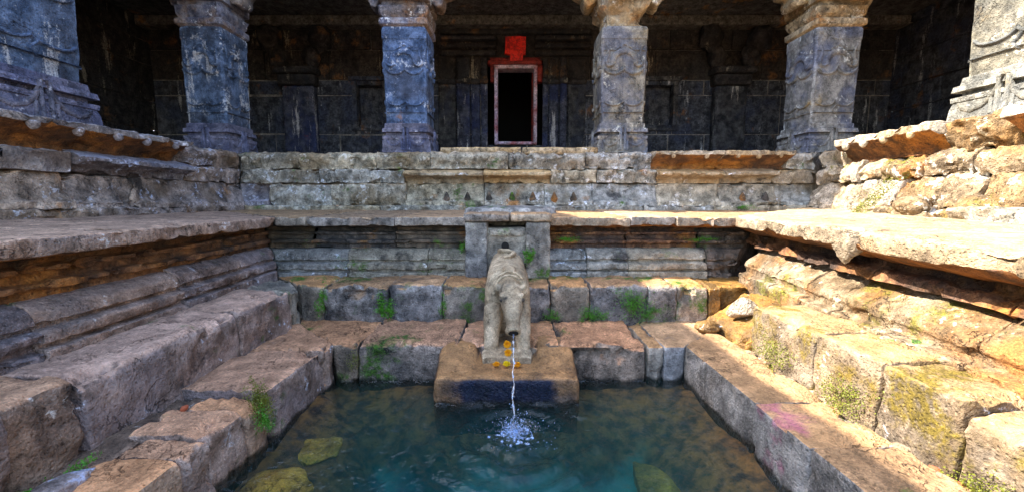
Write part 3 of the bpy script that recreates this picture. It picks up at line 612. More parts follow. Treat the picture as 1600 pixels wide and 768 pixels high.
def cow_mat(p, n): return 1 if (p.y < 1.855 and p.x < .3) else 0
cs = run(t, 'cornice_slab', 'R', 3, cow, [4.85, 3.66], ['cornice_right', 'under_rust_bounce'], ds=.028, amp=.012, freq=5, er=.02, mat_fn=cow_mat)
teeth(cs[0], 'cornice_right', 'R', 4.8, 3.75, -.115, 1.86, .23, 1.0, 8)
run(t, 'cornice_slab', 'R', 3, [(.04, 1.67, 0), (-.03, 1.80, .03), (-.03, 1.92, .02), (.7, 1.94, 0), (.7, 1.67, 0)], [3.65, 3.12], 'upper_right', ds=.022, amp=.04, freq=5, er=.03)
run(t, 'cornice_slab', 'R', 3, cow, [3.10, 2.2, 1.2, .2, NEAR], ['cornice_right', 'under_rust_bounce'], ds=.028, amp=.016, freq=5, er=.02, mat_fn=cow_mat)
run(t, 'cornice_slab', 'R', 3, co_rough, [5.3, 4.86], 'upper_back_rough', ds=.03, amp=.03, er=.03)

# gallery floor behind the plinths (unseen from below, carries pillars)
bm = bmesh.new(); box_bm(bm, (-7.0, 5.9, 1.6), (7.4, 9.6, 1.905), 0); struct(obj('gallery_floor', bm, 'earth', smooth=False))
bm = bmesh.new(); box_bm(bm, (-7.0, -1.3, 1.6), (-4.15, 5.89, 1.9), 0); struct(obj('gallery_floor', bm, 'earth', smooth=False))
bm = bmesh.new(); box_bm(bm, (4.3, -1.3, 1.6), (7.4, 5.89, 1.9), 0); struct(obj('gallery_floor', bm, 'earth', smooth=False))

# threshold step in front of the doorway
t = thing('threshold_step', (.15, 5.5, 1.87), 'low worn step of two flat slabs in front of the temple doorway', 'step')
for a_, b_, s_ in ((-.93, .12, 1), (.13, 1.12, 2)):
    bm = bmesh.new(); rough_box(bm, (a_, 5.40, 1.84), (b_, 6.2, 1.935), .05, .01, 5, s_, .02); obj('step_slab', bm, 'cornice_back', t)

# ================================================================== PILLARS
def ribbon(bm, pts, w, h, face):
    rows = []; n = len(pts)
    for i in range(n):
        a = Vector(pts[max(0, i - 1)]); b = Vector(pts[min(n - 1, i + 1)]); tt = (b - a).normalized(); nn = Vector((-tt.y, tt.x)); p = Vector(pts[i])
        tp = w * (1 if 0 < i < n - 1 else .5)
        rows.append([bm.verts.new(face(p.x + nn.x * s * tp, p.y + nn.y * s * tp, hh * h)) for s, hh in ((-.55, -.6), (-.46, .75), (-.2, 1), (.2, 1), (.46, .75), (.55, -.6))])
    for a, b in zip(rows, rows[1:]):
        for i in range(5): bm.faces.new((a[i], a[i + 1], b[i + 1], b[i]))
    bm.faces.new(rows[0]); bm.faces.new(rows[-1])
def arc(cx, cz, rx, rz, a0, a1, n=12):
    return [(cx + rx * math.cos(math.radians(a0 + (a1 - a0) * i / n)), cz + rz * math.sin(math.radians(a0 + (a1 - a0) * i / n))) for i in range(n + 1)]
def square_loft(bm, rings, cx, cy, seed, ds=.04, amp=.006, freq=6, ch=.02, rotz=0.0, dmg=0):
    """rings: (z, half width); squared section with worn corners"""
    dense = []
    for (za, ha), (zb, hb) in zip(rings, rings[1:]):
        m = max(1, int(max(abs(zb - za), abs(hb - ha)) / ds))
        for i in range(m): dense.append((za + (zb - za) * i / m, ha + (hb - ha) * i / m))
    dense.append(rings[-1])
    R = Matrix.Rotation(rotz, 3, 'Z'); per = max(6, int(2 * max(h for _, h in rings) / ds)); out = []
    for z, h in dense:
        c = min(ch, h * .3); ring = []
        for s in range(4):
            for i in range(per):
                u = -h + c + (2 * h - 2 * c) * i / (per - 1)
                p = Vector((u, -h, z)); n_ = Vector((0, -1, 0))
                if i in (0, per - 1): n_ = Vector((-.7 if i == 0 else .7, -.7, 0))
                q = Matrix.Rotation(s * math.pi / 2, 3, 'Z') @ p; nq = Matrix.Rotation(s * math.pi / 2, 3, 'Z') @ n_
                q = R @ q; nq = R @ nq; w = Vector((q.x + cx, q.y + cy, z))
                dis = fr(w, freq, seed) * amp + fr(w, freq * 4, seed + 1, 3) * amp * .4
                if i in (0, 1, per - 2, per - 1): dis -= max(0, fr(w, 3.2, seed + 9)) * (.012 + dmg)
                ring.append(bm.verts.new(w + nq * dis))
        out.append(ring)
    for a, b in zip(out, out[1:]):
        n = len(a)
        for i in range(n): bm.faces.new((a[i], a[(i + 1) % n], b[(i + 1) % n], b[i]))
    bm.faces.new(out[0][::-1]); bm.faces.new(out[-1])

def pillar(label, cx, cy, w, mat, cmat, seed, z0=1.90, kz=1.0, broken=False):
    t = thing('carved_pillar', (cx, cy, z0), label, 'pillar', 'carved pillars of the gallery'); S_ = 30
    hw = w / 2; zb = z0 + .36
    def face(s, h):
        R = Matrix.Rotation(s * math.pi / 2, 3, 'Z')
        return lambda u, z, o: Vector((cx, cy, 0)) + R @ Vector((u, -(h + o), 0)) + Vector((0, 0, z))
    # base
    bm = bmesh.new()
    square_loft(bm, [(z0 - .02, hw * 1.16), (z0 + .10, hw * 1.14), (z0 + .15, hw * 1.10), (z0 + .155, hw * 1.13), (z0 + .195, hw * 1.14), (z0 + .20, hw * 1.0), (z0 + .238, hw * 1.0), (z0 + .243, hw * 1.14), (z0 + .29, hw * 1.12), (z0 + .30, hw * 1.04), (zb, hw * 1.02)], cx, cy, seed, .025, .004, 7, .014)
    bmat = 'base_blue' if mat == 'pillar_blue' else mat
    b = obj('base', bm, bmat, t, sharp=S_)
    bm = bmesh.new()
    for s in range(4):
        F = face(s, hw * 1.13)
        for sg in (-1, 1):
            ribbon(bm, [(sg * .02 * w, z0 + .30), (sg * .05 * w, z0 + .22), (sg * .10 * w, z0 + .15), (sg * .19 * w, z0 + .085), (sg * .3 * w, z0 + .06), (sg * .40 * w, z0 + .09), (sg * .45 * w, z0 + .14)], .035, .016, F)
            ribbon(bm, [(sg * .045 * w, z0 + .01), (sg * .045 * w, z0 + .29)], .06, .022, F)
            ribbon(bm, [(sg * .10 * w, z0 + .01), (sg * .10 * w, z0 + .13)], .06, .018, F)
    obj('carved_leaf', bm, bmat, b)
    # shaft, slightly narrower at the foot
    zt = z0 + 1.58
    bm = bmesh.new()
    square_loft(bm, [(zb - .01, hw * .95), (zb + .2, hw * .97), (zb + .9, hw), (zt - .16, hw * 1.01), (zt - .155, hw * 1.03), (zt - .03, hw * 1.03), (zt, hw * .98)], cx, cy, seed + 3, .03, .004, 5, .02, dmg=.03 if broken else 0)
    sh = obj('shaft', bm, mat, t, sharp=S_)
    bm = bmesh.new(); zc = z0 + 1.16
    for s in range(4):
        F = face(s, hw * .985); q = w / .62
        ribbon(bm, arc(0, zc - .02, .155 * q, .13, 200, -20, 16), .075 * q, .030, F)                  # the moustache arch
        for sg in (-1, 1):
            ribbon(bm, arc(sg * .2 * q, zc - .03, .05 * q, .045, 180 if sg > 0 else 0, 400 if sg > 0 else -220, 10), .035 * q, .032, F)
            ribbon(bm, arc(sg * .135 * q, zc - .075, .135 * q, .095, 180 if sg > 0 else 0, 345 if sg > 0 else -165, 14), .04 * q, .026, F)
            ribbon(bm, arc(sg * .27 * q, zc + .09, .05 * q, .10, 250 if sg > 0 else -70, 110 if sg > 0 else 70, 8), .03 * q, .022, F)
            ribbon(bm, arc(sg * .13 * q, z0 + .66, .13 * q, .07, 180 if sg > 0 else 0, 360 if sg > 0 else -180, 12), .022, .018, F)
            ribbon(bm, arc(sg * .06 * q, zc + .13, .04 * q, .035, 0, 180, 8), .022, .02, F)
        ribbon(bm, arc(0, zc + .14, .045 * q, .055, 0, 180, 8), .028, .022, F)
        ribbon(bm, [(-hw * .92, zt - .30), (hw * .92, zt - .30)], .014, .014, F)
        ribbon(bm, [(0, z0 + .66), (.03 * q, z0 + .6), (-.02 * q, z0 + .54), (.02 * q, z0 + .48)], .02, .016, F)
        ribbon(bm, [(-hw * .9, zb + .14), (hw * .9, zb + .14)], .016, .015, F)
    obj('carved_relief', bm, mat, sh)
    # neck slab and capital
    if not broken:
        bm = bmesh.new()
        square_loft(bm, [(zt - .005, hw * .98), (zt + .02, hw * 1.12), (zt + .085, hw * 1.12), (zt + .11, hw * 1.0)], cx, cy, seed + 5, .035, .006, 6, .02); obj('neck_slab', bm, cmat, t, sharp=S_)
        rings = [(zt + .105, hw * 1.0), (zt + .15, hw * 1.10), (zt + .24, hw * 1.14), (zt + .25, hw * 1.03), (zt + .30, hw * 1.03), (zt + .31, hw * 1.17), (zt + .40, hw * 1.2), (zt + .42, hw * 1.0), (zt + .66, hw * .95)]
    else:
        rings = [(zt - .01, hw * .9), (zt + .06, hw * .74), (zt + .17, hw * .8), (zt + .26, hw * 1.05), (zt + .40, hw * 1.2), (zt + .44, hw * 1.0), (zt + .66, hw * .95)]
    bm = bmesh.new(); square_loft(bm, rings, cx, cy, seed + 7, .03, .014 if not broken else .04, 7, .03, dmg=.03)
    cp = obj('capital', bm, cmat, t, sharp=S_)
    for s in range(4):                                                                              # four scrolled brackets
        bm = bmesh.new(); R = Matrix.Rotation(s * math.pi / 2, 3, 'Z')
        prof = [(hw * .9, zt + .42), (hw * 1.2, zt + .37), (hw * 1.45, zt + .31), (hw * 1.68, zt + .32), (hw * 1.8, zt + .39), (hw * 1.76, zt + .45), (hw * 2.2, zt + .50), (hw * 2.2, zt + .62), (hw * .9, zt + .62)]
        pts = round_poly([(a, b_, .03) for a, b_ in prof], .05); L = []
        for u in (-.42, -.38, -.2, 0, .2, .38, .42):
            row = []
            for q in pts:
                k_ = 1 if abs(u) < .4 else .94
                pz = q.y if k_ == 1 else q.y + .01
                v = R @ Vector((u * hw * 1.2, -q.x * k_, 0)); p = Vector((cx + v.x, cy + v.y, pz))
                p += Vector((fr(p, 9, seed), fr(p, 9, seed + 1), fr(p, 9, seed + 2))) * .022
                row.append(bm.verts.new(p))
            L.append(row)
        n = len(pts)
        for a, b_ in zip(L, L[1:]):
            for i in range(n): bm.faces.new((a[i], a[(i + 1) % n], b_[(i + 1) % n], b_[i]))
        bm.faces.new(L[0]); bm.faces.new(L[-1]); bmesh.ops.recalc_face_normals(bm, faces=bm.faces)
        obj('bracket', bm, cmat, cp)
    return t
pillar('dark blue pillar at the far left, cut by the picture edge', -4.10, 3.32, .78, 'pillar_blue', 'capital_blue', 11, z0=1.885, kz=1.1)
pillar('bright blue pillar at the left inner corner with white lime streaks', -4.03, 5.82, .54, 'pillar_blue', 'capital_blue', 12)
pillar('blue pillar just left of the doorway with chalky white foot', -1.40, 5.84, .56, 'pillar_blue', 'capital_blue', 13)
pillar('grey blue pillar just right of the doorway with a broken tan neck', 1.46, 5.85, .585, 'pillar_grey', 'capital_tan', 14, broken=True)
pillar('grey pillar at the right inner corner with one bluish face', 4.24, 5.86, .59, 'pillar_grey', 'capital_tan', 15)
pillar('sunlit tan pillar at the far right, cut by the edge of the picture', 4.30, 3.36, .72, 'pillar_tan', 'capital_tan', 16, z0=1.945)

# ================================================================== GALLERY WALLS
def ashlar(bm, x0, x1, z0, z1, yf, hrange, wrange, seed, axis='x', depth=.3, holes=(), jit=.012):
    """coursed blocks; axis x: face towards -y at y=yf; axis y: face towards +-x at x=yf (depth signed)"""
    rnd = random.Random(seed); z = z0
    while z < z1 - .05:
        h = min(rnd.uniform(*hrange), z1 - z)
        if z1 - z - h < .12: h = z1 - z
        x = x0
        while x < x1 - .02:
            w = min(rnd.uniform(*wrange), x1 - x)
            if x1 - x - w < .2: w = x1 - x
            o = rnd.uniform(-jit, jit)
            segs = [(x, x + w, z, z + h)]
            for hx0, hx1, hz0, hz1 in holes:
                new = []
                for a, b, c, d in segs:
                    if b <= hx0 or a >= hx1 or d <= hz0 or c >= hz1: new.append((a, b, c, d)); continue
                    if a < hx0: new.append((a, hx0, c, d))
                    if b > hx1: new.append((hx1, b, c, d))
                    if c < hz0: new.append((max(a, hx0), min(b, hx1), c, hz0))
                    if d > hz1: new.append((max(a, hx0), min(b, hx1), hz1, d))
                segs = new
            for a, b, c, d in segs:
                if b - a < .01 or d - c < .01: continue
                g_ = .007
                if axis == 'x': box_bm(bm, (a + g_, yf + o, c + g_), (b - g_, yf + depth, d - g_), min(.018, (b - a) / 4, (d - c) / 4), 2)
                else:
                    lo, hi = sorted((yf + o, yf + depth)); box_bm(bm, (lo, a + g_, c + g_), (hi, b - g_, d - g_), min(.018, (b - a) / 4, (d - c) / 4), 2)
            x += w
        z += h
YW = 8.2
DX0, DX1, DZ0, DZ1 = -.271, .414, 2.384, 3.721
NI = ((-3.0, -2.5, 2.72, 3.45), (2.58, 3.12, 2.72, 3.45))
t = thing('temple_wall', (0, YW, 1.9), 'near-black back wall of the temple with two square niches', 'temple wall')
bm = bmesh.new(); ashlar(bm, -7.0, 7.4, 1.9, 3.55, YW, (.42, .75), (.6, 1.3), 5, holes=((-.52, .62, 1.9, 4.0),) + NI); obj('lower_wall', bm, 'wall_dark', t, smooth=False)
bm = bmesh.new(); ashlar(bm, -7.0, 7.4, 3.55, 5.1, YW - .03, (.35, .6), (.7, 1.5), 6, holes=((-.52, .62, 1.9, 3.9),)); obj('upper_wall', bm, 'wall_dark_warm', t, smooth=False)
bm = bmesh.new(); box_bm(bm, (-.53, YW, 1.9), (.63, YW + .4, DZ0 - .06), .01); obj('sill_block', bm, 'wall_dark', t)
for a, b, c, d in NI:
    bm = bmesh.new(); box_bm(bm, (a - .02, YW + .2, c - .02), (b + .02, YW + .34, d + .02), 0); nb = obj('niche', bm, 'wall_dark', t, smooth=False)
    bm = bmesh.new()
    box_bm(bm, (a - .09, YW - .035, c - .07), (a, YW + .1, d + .08), .01); box_bm(bm, (b, YW - .035, c - .07), (b + .09, YW + .1, d + .08), .01)
    box_bm(bm, (a - .14, YW - .06, d + .083), (b + .14, YW + .1, d + .16), .012); box_bm(bm, (a - .12, YW - .05, c - .13), (b + .12, YW + .1, c - .073), .012)
    obj('frame', bm, 'wall_dark', nb)
bm = bmesh.new()
for a, b, c, d in ((-7, -3.1, 1.9, 5.0), (-2.4, -.6, 1.9, 5.0), (.7, 2.5, 1.9, 5.0), (3.2, 7.4, 1.9, 5.0), (-.6, .7, 4.1, 5.0), (-3.1, -2.4, 3.5, 5), (2.5, 3.2, 3.5, 5), (-3.1, -2.4, 1.9, 2.65), (2.5, 3.2, 1.9, 2.65)):
    bm.faces.new([bm.verts.new(q) for q in ((a, YW + .012, c), (b, YW + .012, c), (b, YW + .012, d), (a, YW + .012, d))])
obj('mortar', bm, 'mortar', t, smooth=False)
# sanctum behind the doorway
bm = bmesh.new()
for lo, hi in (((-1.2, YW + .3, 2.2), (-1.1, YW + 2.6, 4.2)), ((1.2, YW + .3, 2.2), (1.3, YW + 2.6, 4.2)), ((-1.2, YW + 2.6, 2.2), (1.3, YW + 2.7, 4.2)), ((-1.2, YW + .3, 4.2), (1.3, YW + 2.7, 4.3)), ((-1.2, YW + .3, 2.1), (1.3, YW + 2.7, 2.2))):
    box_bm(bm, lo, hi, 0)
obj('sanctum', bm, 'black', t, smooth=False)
# painted door frame
df = thing('door_frame', (.07, YW, 2.31), 'narrow doorway frame painted pale lilac and red round the black opening', 'door frame')
def jamb(name, lo, hi, mat, parent=df, bev=.012):
    bm = bmesh.new(); rough_box(bm, lo, hi, .05, .004, 7, lo[0] * 3 + lo[2], bev); return obj(name, bm, mat, parent)
jamb('jamb', (DX0 - .07, YW - .10, DZ0 - .06), (DX0, YW + .22, DZ1 + .02), 'door_paint')
jamb('jamb', (DX1, YW - .10, DZ0 - .06), (DX1 + .07, YW + .22, DZ1 + .02), 'door_paint')
jamb('lintel', (DX0 - .07, YW - .10, DZ1 + .022), (DX1 + .07, YW + .22, DZ1 + .085), 'door_paint')
jamb('sill', (DX0 + .002, YW - .09, DZ0 - .06), (DX1 - .002, YW + .22, DZ0), 'door_paint')
jamb('red_lintel', (DX0 - .19, YW - .13, DZ1 + .088), (DX1 + .16, YW + .1, DZ1 + .16), 'door_red')
jamb('red_lintel', (DX0 - .15, YW - .10, DZ1 + .163), (DX1 + .13, YW + .1, DZ1 + .215), 'door_red')
jamb('outer_jamb', (DX0 - .15, YW - .07, 3.5), (DX0 - .073, YW + .1, DZ1 + .085), 'door_red')
jamb('outer_jamb', (DX1 + .073, YW - .07, 3.5), (DX1 + .17, YW + .1, DZ1 + .085), 'door_red')
jamb('door_edge', (DX1 - .03, YW + .06, DZ0 + .01), (DX1 - .004, YW + .12, DZ1 - .01), 'door_red')
# red painted panel over the door with a tab below
bm = bmesh.new(); y_ = YW - .15
pts = [(-.135, 3.985), (-.04, 3.975), (-.035, 3.86), (.20, 3.862), (.205, 3.98), (.255, 3.985), (.262, 4.29), (.15, 4.30), (-.12, 4.292)]
fr_ = [bm.verts.new((x, y_, z)) for x, z in pts]; bk = [bm.verts.new((x, y_ + .08, z)) for x, z in pts]
bm.faces.new(fr_); bm.faces.new(bk[::-1])
for i in range(len(pts)): bm.faces.new((fr_[i], fr_[(i + 1) % len(pts)], bk[(i + 1) % len(pts)], bk[i]))
bmesh.ops.recalc_face_normals(bm, faces=bm.faces)
obj('painted_tablet', bm, 'red_paint', t, smooth=False, label='bright red painted tablet over the doorway')
jamb('tablet_seat', (-.30, YW - .075, 3.94), (.42, YW + .05, 4.36), 'wall_dark_warm', t)
# upright bands on both sides of the door
for x0_, x1_, yy, m_ in ((-.60, -.47, .09, 'wall_blue'), (-.79, -.62, .06, 'wall_blue'), (-1.06, -.81, .12, 'wall_blue'), (-1.42, -1.08, .05, 'wall_dark'),
                         (.59, .70, .08, 'wall_blue'), (.72, .90, .06, 'wall_blue'), (.92, 1.05, .12, 'wall_blue'), (1.08, 1.42, .05, 'wall_dark')):
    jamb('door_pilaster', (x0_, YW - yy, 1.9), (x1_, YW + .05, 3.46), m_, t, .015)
    jamb('pilaster_cap', (x0_ - .015, YW - yy - .03, 3.465), (x1_ + .015, YW + .05, 3.56), 'wall_dark_warm', t, .02)
    jamb('pilaster_head', (x0_, YW - yy, 3.565), (x1_, YW + .05, 3.96), 'wall_dark_warm', t, .03)
# horizontal bands and carved lumps of the entablature over the door
for z_, dz, d_, m_ in ((3.97, .10, .14, 'wall_dark_warm'), (4.12, .08, .10, 'wall_dark_warm'), (4.24, .07, .18, 'wall_dark_warm'), (4.36, .18, .10, 'wall_dark_warm'), (4.58, .07, .2, 'wall_dark_warm')):
    jamb('string_course', (-1.35, YW - d_, z_), (-.31 if z_ < 4.36 else 1.5, YW, z_ + dz), m_, t, .02)
    if z_ < 4.36: jamb('string_course', (.43, YW - d_, z_), (1.5, YW, z_ + dz), m_, t, .02)
rnd = random.Random(4)
for i in range(9):
    x = -1.2 + i * .315; bm = bmesh.new(); rock_bm(bm, (x, YW - .12, 4.80), (.09, .08, .17), i, 3, .6); rock_bm(bm, (x + .01, YW - .16, 4.98), (.06, .06, .07), i + 40, 3, .4)
    obj('frieze_carving', bm, 'wall_dark_warm', t)
# wall pilasters with bracket capitals
for x, w_ in ((-4.05, .62), (4.15, .62), (-5.6, .5), (5.8, .5)):
    pl = thing('wall_pilaster', (x, YW, 1.9), {-4.05: 'dark pilaster with a pale capital on the back wall, seen between the two left pillars', 4.15: 'dark pilaster on the back wall seen between the two right pillars', -5.6: 'black pilaster in the left dark corner of the gallery', 5.8: 'black pilaster in the right dark corner of the gallery'}[x], 'pilaster', 'pilasters on the back wall')
    jamb('base', (x - w_ * .58, YW - .26, 1.9), (x + w_ * .58, YW, 2.15), 'wall_dark', pl, .02)
    jamb('shaft', (x - w_ * .48, YW - .2, 2.155), (x + w_ * .48, YW, 3.40), 'wall_blue' if x < 0 else 'wall_dark', pl, .03)
    jamb('capital', (x - w_ * .56, YW - .27, 3.405), (x + w_ * .56, YW, 3.60), 'wall_dark_warm', pl, .04)
    jamb('capital', (x - w_ * .64, YW - .33, 3.605), (x + w_ * .64, YW, 3.72), 'wall_dark_warm', pl, .03)
    for sg in (-1, 1):
        bm = bmesh.new(); rock_bm(bm, (x + sg * w_ * .75, YW - .22, 4.25), (.22, .14, .26), 7 + x + sg, 3, .5); rock_bm(bm, (x + sg * w_ * .5, YW - .2, 3.92), (.17, .13, .22), 17 + x + sg, 3, .5)
        obj('bracket', bm, 'wall_dark_warm', pl)
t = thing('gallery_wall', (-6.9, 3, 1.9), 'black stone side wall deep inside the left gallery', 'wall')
bm = bmesh.new(); ashlar(bm, -1.3, YW, 1.9, 4.7, -6.9, (.4, .7), (.7, 1.3), 15, 'y', -.3); obj('wall_stones', bm, 'wall_dark_warm', t, smooth=False)
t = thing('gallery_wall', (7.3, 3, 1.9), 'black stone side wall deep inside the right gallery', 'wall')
bm = bmesh.new(); ashlar(bm, -1.3, YW, 1.9, 4.7, 7.3, (.4, .7), (.7, 1.3), 16, 'y', .3); obj('wall_stones', bm, 'wall_dark', t, smooth=False)

# ================================================================== ROOF AND BEAMS (above the frame; they throw the court's shade)
t = thing('gallery_roof', (0, 7.5, 4.15), 'heavy stone roof over the pillared gallery, above the top of the picture', 'roof')
def rb(name, lo, hi, m='roof', bev=.03, p=None):
    bm = bmesh.new(); box_bm(bm, lo, hi, bev); return obj(name, bm, m, p or t, smooth=False)
rb('beam', (-7.0, 5.62, 4.14), (7.4, 6.1, 4.5)); rb('roof_slab', (-7.3, 5.3, 4.63), (7.7, 9.8, 5.02)); rb('beam', (-7.0, 7.9, 4.45), (7.4, 8.18, 4.62))
rb('beam', (-4.35, -1.3, 4.14), (-3.87, 5.6, 4.5)); rb('beam', (4.06, -1.3, 4.14), (4.54, 5.6, 4.5))
# side eaves: unseen left edge shaped for where its shadow falls, right edge straight
bm = bmesh.new()
ys = [-1.35 + 6.63 * i / 60 for i in range(61)]
rows = []
for y in ys:
    xe = -3.21 + fr((0, y, 0), .9, 3) * .10
    rows.append([bm.verts.new(q) for q in ((-7.3, y, 4.63), (xe, y, 4.63), (xe + .02, y, 5.0 + fr((1, y, 0), 2.2, 5) * .04), (-7.3, y, 5.0))])
for a, b in zip(rows, rows[1:]):
    for i in range(4): bm.faces.new((a[i], a[(i + 1) % 4], b[(i + 1) % 4], b[i]))
bm.faces.new(rows[0]); bm.faces.new(rows[-1]); bmesh.ops.recalc_face_normals(bm, faces=bm.faces)
obj('roof_slab', bm, 'roof', t, smooth=False)
rb('roof_slab', (3.75, -1.35, 4.63), (7.7, 5.28, 5.0))

# near side of the tank, behind the camera
t = thing('stone_step', (0, -1.3, 0), 'steps closing the near side of the pool, behind the viewer', 'step')
for i, (y0_, y1_, z_) in enumerate(((-1.25, -.85, .26), (-1.32, -1.2, .56), (-1.6, -1.3, .99))):
    bm = bmesh.new(); rough_box(bm, (-3.9, y0_, -.8), (4.1, y1_, z_), .12, .01, 4, i, .03); obj('stone_block', bm, 'step_left', t)

# ================================================================== SPOUT: housing, pedestal, cow
t = thing('spout_housing', (-.04, 3.7, .55), 'tall carved stone block with a shallow niche and a dark hole behind the cow spout', 'stone block')
bm = bmesh.new(); rough_box(bm, (-.42, 3.63, .545), (-.222, 4.05, 1.06), .03, .008, 6, 1, .02); obj('side_post', bm, 'housing', t)
bm = bmesh.new(); rough_box(bm, (.125, 3.62, .545), (.345, 4.05, 1.06), .03, .01, 7, 2, .022); obj('side_post', bm, 'housing', t)
bm = bmesh.new(); rough_box(bm, (-.25, 3.685, .55), (.15, 4.05, 1.005), .03, .008, 6, 3, .02); obj('niche_back', bm, 'housing', t)
bm = bmesh.new(); rough_box(bm, (-.21, 3.655, .925), (.115, 3.75, 1.0), .03, .008, 6, 9, .03); obj('niche_back', bm, 'housing', t)
bm = bmesh.new(); rough_box(bm, (-.43, 3.60, 1.062), (-.02, 4.12, 1.135), .03, .009, 6, 4, .018); obj('cap_slab', bm, 'ledge_back', t)
bm = bmesh.new(); rough_box(bm, (-.015, 3.605, 1.06), (.355, 4.12, 1.132), .03, .009, 6, 5, .018); obj('cap_slab', bm, 'ledge_back', t)
bm = bmesh.new(); r = bmesh.ops.create_icosphere(bm, subdivisions=3, radius=1)
for v in r['verts']: v.co = Vector((-.062 + v.co.x * .034, 3.683 + v.co.y * .006, 0.838 + v.co.z * .042))
obj('drain_hole_disc', bm, 'hole', t)  # flat dark disc, coloured as the shade of a recess
lotus = thing('lotus_disc', (-.02, 4.3, 1.12), 'half round carved lotus disc with scalloped rim on the ledge above the spout', 'carving')
bm = bmesh.new()
rows = []
for rr, zz in ((.0, 1.19), (.2, 1.19), (.25, 1.18), (.27, 1.165), (.34, 1.165), (.37, 1.15), (.38, 1.10)):
    rows.append([bm.verts.new((-.02 + rr * (1 + .045 * abs(math.sin(a * 9)) * (rr > .3)) * math.cos(a) * 1.25, 4.42 + rr * (1 + .045 * abs(math.sin(a * 9)) * (rr > .3)) * math.sin(a) * .9, zz + .012 * (rr > .26) * abs(math.sin(a * 9)))) for a in [2 * math.pi * i / 120 for i in range(120)]])
for a, b in zip(rows, rows[1:]):
    for i in range(120): bm.faces.new((a[i], b[i], b[(i + 1) % 120], a[(i + 1) % 120]))
bmesh.ops.remove_doubles(bm, verts=bm.verts, dist=.0005)
for v in bm.verts: v.co.z += fr(v.co, 8, 3) * .006
bmesh.ops.recalc_face_normals(bm, faces=bm.faces)
obj('disc', bm, 'housing', lotus)

t = thing('spout_pedestal', (-.03, 2.6, 0), 'low wet stone block projecting into the pool under the cow spout', 'pedestal')
bm = bmesh.new(); rough_box(bm, (-.485, 2.41, -.5), (.418, 2.96, .168), .028, .014, 5, 7, .04)
for v in bm.verts:                                            # side arms rise to the step behind
    if v.co.z > .08:
        k = max(0, min(1, (v.co.y - 2.50) / .22)); ar = max(0, min(1, (abs(v.co.x + .035) - .17) / .06))
        v.co.z += k * ar * .085
obj('pedestal_block', bm, 'pedestal', t)

def ring_loft(bm, rings, n=28):
    out = []
    for c, ux, uz, a, b, p in rings:
        row = []
        for i in range(n):
            th = 2 * math.pi * i / n; ct, st = math.cos(th), math.sin(th)
            x = math.copysign(abs(ct) ** (2 / p), ct) * a; y = math.copysign(abs(st) ** (2 / p), st) * b
            row.append(bm.verts.new(Vector(c) + Vector(ux) * x + Vector(uz) * y))
        out.append(row)
    for a, b in zip(out, out[1:]):
        for i in range(n): bm.faces.new((a[i], a[(i + 1) % n], b[(i + 1) % n], b[i]))
    bm.faces.new(out[0]); bm.faces.new(out[-1]); bmesh.ops.recalc_face_normals(bm, faces=bm.faces)
def tube(bm, pts, rad, n=10):
    rows = []
    for i, p in enumerate(pts):
        p = Vector(p); tt = (Vector(pts[min(i + 1, len(pts) - 1)]) - Vector(pts[max(0, i - 1)])).normalized()
        u = tt.cross(Vector((0, 0, 1)) if abs(tt.z) < .9 else Vector((0, 1, 0))).normalized(); w = tt.cross(u)
        r = rad[i] if isinstance(rad, (list, tuple)) else rad
        rows.append([bm.verts.new(p + u * math.cos(2 * math.pi * k / n) * r + w * math.sin(2 * math.pi * k / n) * r) for k in range(n)])
    for a, b in zip(rows, rows[1:]):
        for i in range(n): bm.faces.new((a[i], a[(i + 1) % n], b[(i + 1) % n], b[i]))
    bm.faces.new(rows[0]); bm.faces.new(rows[-1]); bmesh.ops.recalc_face_normals(bm, faces=bm.faces)
def ball(bm, c, s, sub=3, rot=None):
    r = bmesh.ops.create_icosphere(bm, subdivisions=sub, radius=1)
    for v in r['verts']:
        p = Vector((v.co.x * s[0], v.co.y * s[1], v.co.z * s[2]))
        if rot: p = rot @ p
        v.co = p + Vector(c)

SX = -.035                                                    # centre line of the cow
t = thing('cow_spout', (SX, 2.7, .16), 'tan carved stone cow leaning out of the wall, spouting water from its muzzle', 'statue')
bm = bmesh.new()
X = (1, 0, 0); Z = (0, 0, 1)
ring_loft(bm, [((SX - .01, 3.70, .52), X, Z, .10, .20, 2.6), ((SX - .01, 3.62, .53), X, Z, .135, .265, 2.8), ((SX - .01, 3.50, .53), X, Z, .155, .29, 3), ((SX - .005, 3.30, .51), X, Z, .166, .275, 3),
               ((SX, 3.12, .50), X, Z, .172, .26, 3), ((SX, 3.02, .49), X, Z, .170, .24, 3), ((SX, 2.97, .48), X, Z, .160, .20, 2.8), ((SX, 2.94, .47), X, Z, .14, .14, 2.6), ((SX, 2.93, .46), X, Z, .10, .09, 2.4)], 36)
ball(bm, (SX + .01, 3.04, .715), (.055, .10, .06))             # hump
